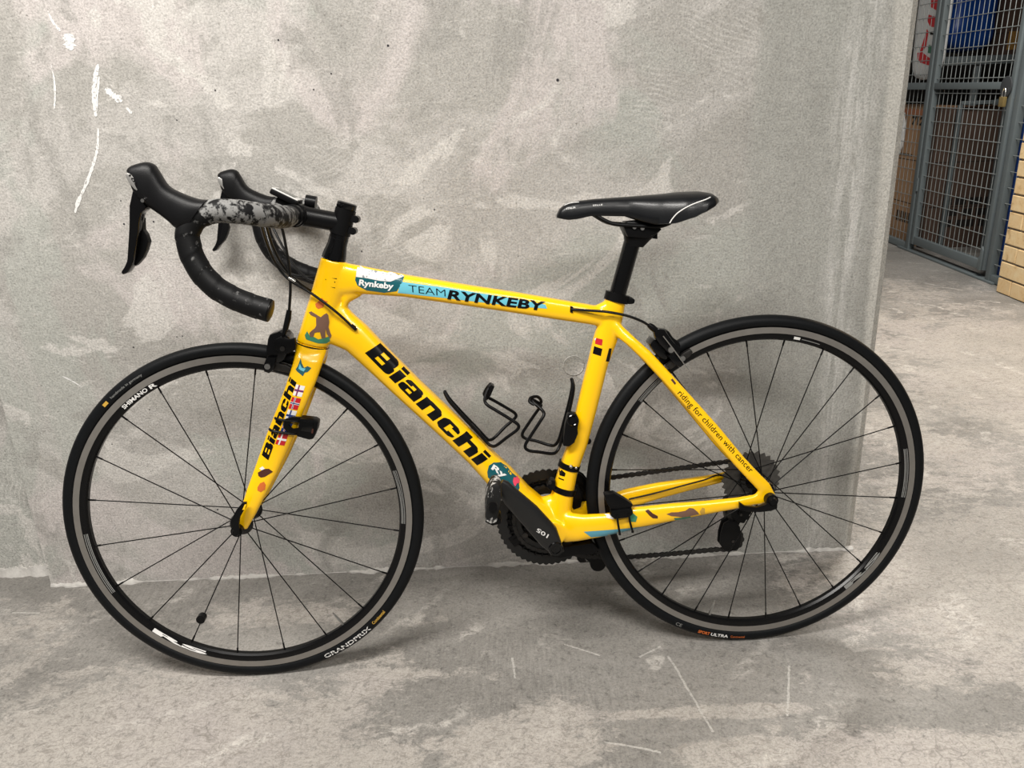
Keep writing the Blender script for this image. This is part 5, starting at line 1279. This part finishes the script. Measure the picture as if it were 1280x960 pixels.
for s in (1, -1):
    full = spline([(x, y * s, z) for x, y, z in side_path], 10)
    fine = []
    for k in range(len(full) - 1):
        nn = max(1, int((full[k + 1] - full[k]).length / 0.0022))
        for j in range(nn): fine.append(full[k].lerp(full[k + 1], j / nn))
    fine.append(full[-1])
    # taped from just outside the computer to the bar end
    st_i = next(i for i, q in enumerate(fine) if abs(q.y) > 0.075)
    sp_i = min(range(len(fine)), key=lambda i: (fine[i] - Vector((side_path[7][0], side_path[7][1] * s, side_path[7][2]))).length)
    b = MB(); b.tube(fine[st_i:sp_i + 4], 0.0178, 24, radf=wraps(0.026)); b.build('bar_tape', TAPEWORN, bar, True, 60)['label'] = 'black tape worn grey on the bar top'
    b = MB(); b.tube(fine[sp_i:], 0.0176, 24, radf=wraps(0.030)); b.build('bar_tape', TAPE, bar, True, 60)
    e = fine[-1]; dd = (fine[-1] - fine[-4]).normalized()
    b = MB(); b.tube([e - dd * 0.002, e + dd * 0.0015, e + dd * 0.003], [0.0168, 0.0172, 0.013], 20); b.build('bar_end_plug', BLACK, bar)

# brake and shift levers
def lever(s, label):
    y0 = 0.222 * s
    def Y(pts): return pts
    T = [(-0.5285, 0.9664), (-0.5257, 0.9702), (-0.5184, 0.9738), (-0.5021, 0.9771), (-0.4913, 0.9738), (-0.4858, 0.9647), (-0.4751, 0.9435), (-0.4563, 0.9313), (-0.4345, 0.9225), (-0.4198, 0.9207)]
    B = [(-0.5268, 0.9630), (-0.5240, 0.9517), (-0.5238, 0.9382), (-0.5169, 0.9232), (-0.5088, 0.9160), (-0.5026, 0.9111), (-0.4913, 0.9021), (-0.4801, 0.8918), (-0.4700, 0.8815), (-0.4540, 0.8802)]
    W = [0.008, 0.012, 0.015, 0.0175, 0.018, 0.0175, 0.0185, 0.0195, 0.0205, 0.0195]
    T = [(q.x, q.z) for q in spline([(x, 0, z) for x, z in T], 5)]; B = [(q.x, q.z) for q in spline([(x, 0, z) for x, z in B], 5)]; W = [q.x for q in spline([(w, 0, 0) for w in W], 5)]
    b = MB(); b.loft([((a[0], y0, a[1]), (c[0], y0, c[1]), w, 2.6) for a, c, w in zip(T, B, W)], 28)
    o = b.build('brake_lever', HOOD, bike, True, 60); o['label'] = label
    def pl(name, pts, ya, yb, m, bev=0.002):
        q0, q1 = sorted((s * ya, s * yb)); b = MB(); b.plate(pts, q0, q1, bev); return b.build(name, m, o)
    pl('lever_blade', [(-0.5226, 0.9381), (-0.5149, 0.9288), (-0.5067, 0.9148), (-0.5085, 0.9103), (-0.5149, 0.9061), (-0.5194, 0.8948), (-0.5229, 0.8789), (-0.5285, 0.8606), (-0.5347, 0.8422), (-0.5412, 0.8296), (-0.5483, 0.8211), (-0.5545, 0.8185), (-0.5568, 0.8227), (-0.5504, 0.8301), (-0.5453, 0.8392), (-0.5405, 0.8612), (-0.5350, 0.8875), (-0.5303, 0.9170), (-0.5256, 0.9292)], 0.212, 0.233, GLOSS, 0.004)
    pl('shift_paddle', [(-0.5191, 0.8991), (-0.5211, 0.8819), (-0.5175, 0.8748), (-0.5156, 0.8642), (-0.5209, 0.8516), (-0.5271, 0.8413), (-0.5365, 0.8323), (-0.5411, 0.8290), (-0.5356, 0.8464), (-0.5290, 0.8672), (-0.5249, 0.8832), (-0.5223, 0.8970)], 0.205, 0.219, BLACK, 0.003)
    pl('name_plate', [(-0.5275, 0.9595), (-0.5235, 0.9632), (-0.5185, 0.9597), (-0.5130, 0.9511), (-0.5098, 0.9387), (-0.5120, 0.9355), (-0.5176, 0.9396), (-0.5245, 0.9494)], 0.206, 0.2385, mat('plate_silver', (0.42, 0.41, 0.39, 1), 0.35, 0.7, 0, 0.1, 40), 0.0025)
    q = [(-0.5070, 0.9233)]
    b = MB(); b.cyl((q[0][0], s * 0.236, q[0][1]), (q[0][0], s * 0.2425, q[0][1]), 0.0026, 14); b.build('pivot_pin', STEEL, o)
    return o
lvn = lever(-1, 'black brake and shift lever on the near side')
lever(1, 'black brake and shift lever on the wall side')
v, f = text_shape('105', 0.01)
O, E_, T_ = [Vector((x, -0.2392, z)) for x, z in [(-0.5136, 0.9428), (-0.5224, 0.9587), (-0.5105, 0.9449)]]
b = MB(); b.add([O + (E_ - O) * (1 - a) * 1.0 + (T_ - O) * t for a, t in v], f); b.build('lettering', INK, lvn, False)

# computer on its mount
q0, q1 = [Vector((x, 0, z)) for x, z in [(-0.3748, 0.9321), (-0.3316, 0.9083)]]
dx = (q1 - q0); Lc = dx.length; dx.normalize(); up_ = Vector((-dx.z, 0, dx.x)); up_ = up_ if up_.z > 0 else -up_
def slab(a, b_, y0, y1, h0, h1, bev):
    mb = MB(); pts_ = [q0 + dx * a + up_ * h0, q0 + dx * b_ + up_ * h0, q0 + dx * b_ + up_ * h1, q0 + dx * a + up_ * h1]
    mb.plate([(p.x, p.z) for p in pts_], y0, y1, bev); return mb
cmp_ = slab(0.0, Lc, -0.0255, 0.0235, -0.006, 0.004, 0.003).build('bike_computer', BLACK, bike); cmp_['label'] = 'small black and white cycle computer on the bar'
slab(0.001, Lc - 0.001, -0.0245, 0.0225, 0.0032, 0.0055, 0.001).build('bezel', mat('white_plastic', (0.62, 0.61, 0.59, 1), 0.35), cmp_)
slab(0.006, Lc - 0.010, -0.019, 0.017, 0.0052, 0.0062, 0.0004).build('screen', mat('lcd', (0.10, 0.105, 0.095, 1), 0.12), cmp_)
slab(Lc * 0.25, Lc * 0.95, -0.016, 0.014, -0.016, -0.006, 0.003).build('mount', BLACK, cmp_)
b = MB(); b.cyl((CLP.x + 0.012, 0.03, CLP.z + 0.022), (CLP.x + 0.03, 0.03, CLP.z + 0.018), 0.012, 18); b.build('mount_knob', BLACK, cmp_)
b = MB(); b.revolve((CLP.x, -0.036, CLP.z), [(0.0155, -0.008), (0.0185, -0.0075), (0.0185, 0.0075), (0.0155, 0.008)], 28); b.build('mount_clamp', BLACK, cmp_)

# ------------------------------------------------------------------ brake calipers
def bolt(parent, q, y, r, m=STEEL, th=0.003):
    b = MB(); b.cyl((q[0], y - th, q[1]), (q[0], y + 0.006, q[1]), r, 16); b.cyl((q[0], y - th - 0.0004, q[1]), (q[0], y - th + 0.0002, q[1]), r * 0.5, 6); b.build('bolt', m, parent)
cm = MB()
cm.plate([(-0.4133, 0.6569), (-0.4084, 0.6755), (-0.4046, 0.6839), (-0.3872, 0.6888), (-0.3765, 0.6846), (-0.3703, 0.6763), (-0.3725, 0.6561), (-0.3829, 0.6377), (-0.3951, 0.6296), (-0.4131, 0.6335)], -0.024, 0.022, 0.004)
fc = cm.build('front_brake', GLOSS, bike); fc['label'] = 'black front brake caliper'
b = MB(); b.plate([(-0.3958, 0.6759), (-0.3826, 0.6809), (-0.3693, 0.6745), (-0.3577, 0.6775), (-0.3585, 0.6565), (-0.3748, 0.6487), (-0.3857, 0.6522), (-0.3963, 0.6586)], -0.034, -0.022, 0.003); b.build('brake_arm', BLACK, fc)
b = MB(); b.plate([(-0.4113, 0.6453), (-0.3946, 0.6444), (-0.4013, 0.6214), (-0.4104, 0.6161), (-0.4185, 0.6195), (-0.4203, 0.6283)], -0.034, -0.022, 0.002); b.build('brake_arm', GLOSS, fc)
b = MB(); b.plate([(-0.4113, 0.6453), (-0.3946, 0.6444), (-0.4013, 0.6214), (-0.4104, 0.6161), (-0.4185, 0.6195), (-0.4203, 0.6283)], 0.022, 0.034, 0.002); b.build('brake_arm', GLOSS, fc)
for s in (-1, 1):
    b = MB(); y0, y1 = sorted((s * 0.0125, s * 0.0245)); b.plate([(-0.4181, 0.6310), (-0.3981, 0.6328), (-0.3804, 0.6274), (-0.3725, 0.6219), (-0.3735, 0.6116), (-0.3901, 0.6162), (-0.4066, 0.6201), (-0.4194, 0.6193)], y0, y1, 0.0015); b.build('brake_pad', DARKSTEEL, fc)
bolt(fc, ([(-0.4106, 0.6295)])[0], -0.036, 0.0052)
bolt(fc, ([(-0.3814, 0.6597)])[0], -0.034, 0.0045, DARKSTEEL)
cm = MB()
cm.plate([(0.2775, 0.6284), (0.2850, 0.6385), (0.2939, 0.6350), (0.3028, 0.6240), (0.3149, 0.6083), (0.3089, 0.5980), (0.2969, 0.6017), (0.2879, 0.6113)], -0.02, 0.02, 0.003)
cm.plate([(0.2822, 0.6541), (0.2910, 0.6603), (0.3028, 0.6575), (0.3102, 0.6453), (0.3206, 0.6313), (0.3326, 0.6218), (0.3297, 0.6069), (0.3178, 0.6046), (0.3059, 0.6172), (0.2940, 0.6298), (0.2851, 0.6422)], -0.032, -0.016, 0.003)
rcb = cm.build('rear_brake', GLOSS, bike); rcb['label'] = 'black rear brake caliper'
b = MB(); b.plate([(0.3087, 0.6526), (0.3147, 0.6508), (0.3222, 0.6384), (0.3328, 0.6303), (0.3373, 0.6225), (0.3314, 0.6153), (0.3193, 0.6280), (0.3103, 0.6420)], -0.014, 0.02, 0.003); b.build('brake_arm', BLACK, rcb)
for s in (-1, 1):
    b = MB(); y0, y1 = sorted((s * 0.020, s * 0.033)); b.plate([(0.3079, 0.6089), (0.3256, 0.6140), (0.3361, 0.6044), (0.3406, 0.5937), (0.3318, 0.5851), (0.3198, 0.5918)], y0, y1, 0.002); b.build('brake_arm', GLOSS, rcb)
    b = MB(); y0, y1 = sorted((s * 0.0125, s * 0.024)); b.plate([(0.3065, 0.5882), (0.3213, 0.5995), (0.3377, 0.6091), (0.3525, 0.6173), (0.3570, 0.6110), (0.3511, 0.6023), (0.3333, 0.5928), (0.3154, 0.5801)], y0, y1, 0.0015); b.build('brake_pad', DARKSTEEL, rcb)
bolt(rcb, ([(0.3130, 0.6203)])[0], -0.034, 0.0055)
bolt(rcb, ([(0.3345, 0.6028)])[0], -0.034, 0.0048)
b = MB(); b.tube([(x, -0.0385, z) for x, z in [(0.2978, 0.6471), (0.3140, 0.6256), (0.3303, 0.6024), (0.3446, 0.5815)]], 0.0011, 6); b.build('cable_tail', STEEL, rcb)

# ------------------------------------------------------------------ cables
def cable(pts, r=0.0026, m=CABLE, parent=bike, name='cable'):
    b = MB(); b.tube(spline(pts, 8), r, 10); return b.build(name, m, parent)
cable([(-0.3602, -0.0800, 0.8886), (-0.3547, -0.0600, 0.8706), (-0.3551, -0.0400, 0.8321), (-0.3559, -0.0300, 0.7929), (-0.3586, -0.0260, 0.7620), (-0.3654, -0.0220, 0.7251)])
b = MB(); p = [Vector(q) for q in [(-0.3654, -0.0220, 0.7251), (-0.3690, -0.0220, 0.7111), (-0.3750, -0.0220, 0.6942), (-0.3807, -0.0220, 0.6801)]]
b.tube(p, [0.0045, 0.0055, 0.005, 0.003], 14); b.build('cable_adjuster', BLACK, fc)
cable([(-0.3738, -0.1200, 0.8793), (-0.3793, -0.0700, 0.8433), (-0.3753, -0.0350, 0.8054), (-0.3577, -0.0280, 0.7789), (-0.3278, -0.0300, 0.7582), (-0.3019, -0.0310, 0.7373), (-0.2766, -0.0290, 0.7131), (-0.2540, -0.0265, 0.6872)], 0.0024)
cable([(-0.3710, -0.1000, 0.8783), (-0.3750, -0.0500, 0.8391), (-0.3679, -0.0200, 0.8022), (-0.3476, -0.0120, 0.7739), (-0.3250, 0.0050, 0.7508)], 0.0024)
cable([(-0.4079, 0.1000, 0.8730), (-0.3910, 0.0800, 0.8397), (-0.3657, 0.0500, 0.8000), (-0.3376, 0.0250, 0.7750), (-0.3135, 0.0150, 0.7692)], 0.0024)
cable([(-0.4258, 0.1200, 0.8730), (-0.4075, 0.0900, 0.8162), (-0.3780, 0.0600, 0.7850), (-0.3469, 0.0450, 0.7762), (-0.3179, 0.0280, 0.7766)], 0.0024)
b = MB(); b.plate([(-0.2575, 0.6960), (-0.2522, 0.6914), (-0.2492, 0.6855), (-0.2536, 0.6836), (-0.2581, 0.6888)], -0.0275, -0.02, 0.0008); b.build('cable_stop', BLACK, frame)
b = MB(); b.tube([(x, -0.0295, z) for x, z in [(-0.3584, 0.7833), (-0.3481, 0.7759)]], 0.0031, 10); b.build('cable_clip', STEEL, bike)
cable([(0.1349, -0.0165, 0.7009), (0.1646, -0.0220, 0.6980), (0.2001, -0.0260, 0.6939), (0.2364, -0.0260, 0.6847), (0.2629, -0.0250, 0.6730), (0.2792, -0.0240, 0.6617)], 0.0025)
b = MB(); b.tube([Vector(q) for q in [(0.2748, -0.0240, 0.6663), (0.2807, -0.0240, 0.6616), (0.2881, -0.0240, 0.6553), (0.2940, -0.0240, 0.6491)]], [0.0045, 0.006, 0.0055, 0.004], 12); b.build('cable_adjuster', BLACK, rcb)
b = MB(); b.plate([(0.1335, 0.7069), (0.1386, 0.7052), (0.1376, 0.6943), (0.1325, 0.6960)], -0.018, -0.0145, 0.0005); b.build('cable_stop', BLACK, frame)
cable([(0.1288, -0.0000, 0.2395), (0.2020, 0.0200, 0.2407), (0.3196, 0.0400, 0.2549), (0.4220, 0.0550, 0.2800), (0.4747, 0.0720, 0.2484)], 0.002)
cable([(0.2475, 0.0360, 0.3061), (0.3035, 0.0410, 0.3140), (0.3531, 0.0450, 0.3229), (0.4029, 0.0490, 0.3318), (0.4364, 0.0520, 0.3387), (0.4810, 0.0750, 0.3066), (0.4727, 0.0780, 0.2744)], 0.0016)
# down tube cables under the bottom bracket
b = MB(); b.plate([(0.0813, 0.2343), (0.1034, 0.2345), (0.1667, 0.2402), (0.1791, 0.2240), (0.1631, 0.2149), (0.1345, 0.2169), (0.1027, 0.2123), (0.0839, 0.2171)], -0.014, 0.014, 0.003); b.build('cable_guide', BLACK, frame)

# ------------------------------------------------------------------ bottle cages
def cage(base, side, tab, label):
    """base: wire lying on the tube; side: loop that holds the bottle; tab: lip at the top."""
    o = None
    for s in (-1, 1):
        pts_ = [(x, s * y_, z) for (x, y_, z) in base + side + tab]
        b = MB(); b.tube(spline(pts_, 6), 0.0031, 10)
        if o is None: o = b.build('bottle_cage', BLACK, bike); o['label'] = label
        else: b.build('cage_wire', BLACK, o)
    return o
def q3(pts, ys): return [(x, y, z) for (x, z), y in zip(pts, ys)]
c1 = cage(q3([(-0.1029, 0.5569), (-0.0944, 0.5396), (-0.0724, 0.5106), (-0.0458, 0.4779), (-0.0289, 0.4565)], [0.004, 0.009, 0.011, 0.012, 0.013]), q3([(-0.0226, 0.4524)] + [(-0.0131, 0.4544)] + [(0.0081, 0.4720)] + [(0.0270, 0.4864)] + [(0.0288, 0.4955)] + [(0.0153, 0.5067)] + [(-0.0102, 0.5244)], [0.018, 0.026, 0.034, 0.037, 0.037, 0.036, 0.034]),
          q3([(-0.0257, 0.5349)] + [(-0.0295, 0.5421)] + [(-0.0249, 0.5545)] + [(-0.0167, 0.5657)], [0.030, 0.022, 0.012, 0.004]), 'black wire bottle cage on the down tube')
c2 = cage(q3([(0.1347, 0.5670), (0.1365, 0.5508), (0.1297, 0.5188), (0.1198, 0.4836), (0.1098, 0.4496)], [0.004, 0.009, 0.011, 0.012, 0.013]), q3([(0.1016, 0.4345)] + [(0.0908, 0.4323)] + [(0.0662, 0.4396)] + [(0.0461, 0.4450)] + [(0.0405, 0.4547)] + [(0.0524, 0.4738)] + [(0.0697, 0.4983)], [0.018, 0.026, 0.034, 0.037, 0.037, 0.036, 0.034]),
          q3([(0.0779, 0.5105)] + [(0.0745, 0.5176)] + [(0.0624, 0.5280)] + [(0.0573, 0.5338)], [0.030, 0.022, 0.012, 0.004]), 'black wire bottle cage on the seat tube')
for o, q in ((c1, [(-0.0555, 0.4914), (-0.0414, 0.4741), (-0.0388, 0.4669), (-0.0588, 0.4869)]), (c2, [(0.1268, 0.5024), (0.1343, 0.4988), (0.1244, 0.4664), (0.1184, 0.4715)])):
    b = MB(); b.plate(q, -0.010, 0.010, 0.001); b.build('cage_bracket', BLACK, o)
b = MB(); b.plate([(-0.0204, 0.5644), (-0.0158, 0.5672), (-0.0101, 0.5631), (-0.0184, 0.5459), (-0.0255, 0.5371), (-0.0287, 0.5465)], -0.011, 0.011, 0.001); b.build('cage_lip', BLACK, c1)
b = MB(); b.tube(spline([(x, y, z) for x, y, z in [(0.0621, -0.0140, 0.5254), (0.0535, -0.0120, 0.5315), (0.0572, -0.0060, 0.5375), (0.0701, 0.0040, 0.5357), (0.0772, 0.0120, 0.5238), (0.0687, 0.0140, 0.5128)]], 6), 0.003, 8); b.build('cage_lip', BLACK, c2)
# mini pump holder beside the seat tube cage
pm = MB(); pm.plate([(0.1134, 0.4638), (0.1170, 0.4870), (0.1220, 0.5069), (0.1281, 0.5104), (0.1385, 0.5074), (0.1434, 0.4947), (0.1401, 0.4794), (0.1406, 0.4684), (0.1334, 0.4516), (0.1234, 0.4444), (0.1121, 0.4458)], -0.029, -0.012, 0.003)
pump = pm.build('pump_bracket', BLACK, bike); pump['label'] = 'black plastic pump bracket on the seat tube'
b = MB(); q = ([(0.1310, 0.4958)])[0]; b.revolve((q[0], -0.0305, q[1]), [(0.0080, 0.0), (0.0095, -0.0012), (0.0110, 0.0), (0.0110, 0.004), (0.0080, 0.004)], 28); b.build('bracket_ring', GLOSS, pump)
b = MB(); q = ([(0.1629, 0.4439)])[0]; b.ball((q[0], 0, q[1]), 0.0065, 2); b.build('frame_plug', BLACK, frame)

# ------------------------------------------------------------------ sensors
sn = MB(); sn.plate([(0.1829, 0.3566), (0.2018, 0.3586), (0.2213, 0.3453), (0.2364, 0.3339), (0.2318, 0.3261), (0.2165, 0.3239), (0.1938, 0.3278), (0.1864, 0.3412)], -0.060, -0.042, 0.0012)
sen = sn.build('speed_sensor', BLACK, bike); sen['label'] = 'black speed sensor strapped to the chain stay'
b = MB(); b.plate([(0.1942, 0.3255), (0.2169, 0.3272), (0.2336, 0.3284), (0.2365, 0.3178), (0.2289, 0.3103), (0.2016, 0.3081), (0.1926, 0.3159)], -0.064, -0.05, 0.003); b.build('sensor_foot', BLACK, sen)
for q in ([(0.2051, 0.3176), (0.2064, 0.3030), (0.2100, 0.2785)], [(0.2270, 0.3193), (0.2291, 0.3031), (0.2343, 0.2817)]):
    b = MB(); b.tube([(x, -0.064, z) for x, z in q], 0.0021, 8); b.ball((q[-1][0], -0.064, q[-1][1]), 0.003, 1); b.build('zip_tie', BLACK, sen)
ln = MB(); ln.plate([(-0.3573, 0.5396), (-0.3324, 0.5352), (-0.3258, 0.5303), (-0.3293, 0.5164), (-0.3380, 0.4997), (-0.3452, 0.4987), (-0.3670, 0.5067)], -0.068, -0.042, 0.003)
lamp = ln.build('cadence_sensor', BLACK, bike); lamp['label'] = 'black box sensor banded to the fork blade'
b = MB(); b.plate([(-0.3518, 0.5349), (-0.3340, 0.5309), (-0.3387, 0.5120), (-0.3578, 0.5169)], -0.0693, -0.067, 0.001); b.build('cover', GLOSS, lamp)
b = MB(); b.plate([(-0.3377, 0.5198), (-0.3349, 0.5189), (-0.3371, 0.5109), (-0.3399, 0.5118)], -0.0696, -0.069); b.build('lamp_mark', DKBROWN, lamp)
# rubber bands round the blade
def blade_band(a, b_, y, w, parent):
    a = Vector((a[0], y, a[1])); b_ = Vector((b_[0], y, b_[1])); c = (a + b_) / 2; u = (b_ - a) / 2; ring = []
    for k in range(40):
        t = 2 * PI * k / 40; ct, st_ = math.cos(t), math.sin(t)
        ring.append(c + u * 1.03 * math.copysign(abs(ct) ** (2 / 2.4), ct) + Vector((0, w * 1.10 * math.copysign(abs(st_) ** (2 / 2.4), st_), 0)))
    b = MB(); b.tube(ring, 0.0024, 8, closed=True); b.build('rubber_band', BLACK, parent)
q = [(-0.4033, 0.5381), (-0.3518, 0.5306)]; blade_band(q[0], q[1], -0.048, 0.0115, lamp)
q = [(-0.4154, 0.5180), (-0.3641, 0.5074)]; blade_band(q[0], q[1], -0.048, 0.0115, lamp)
b = MB(); b.plate([(-0.3853, 0.5376), (-0.3708, 0.5419), (-0.3542, 0.5394), (-0.3579, 0.5315), (-0.3717, 0.5338), (-0.3794, 0.5269), (-0.3732, 0.5191), (-0.3619, 0.5199), (-0.3658, 0.5097), (-0.3824, 0.5122), (-0.3897, 0.5230)], -0.0625, -0.056, 0.0015); b.build('band_mount', BLACK, lamp)
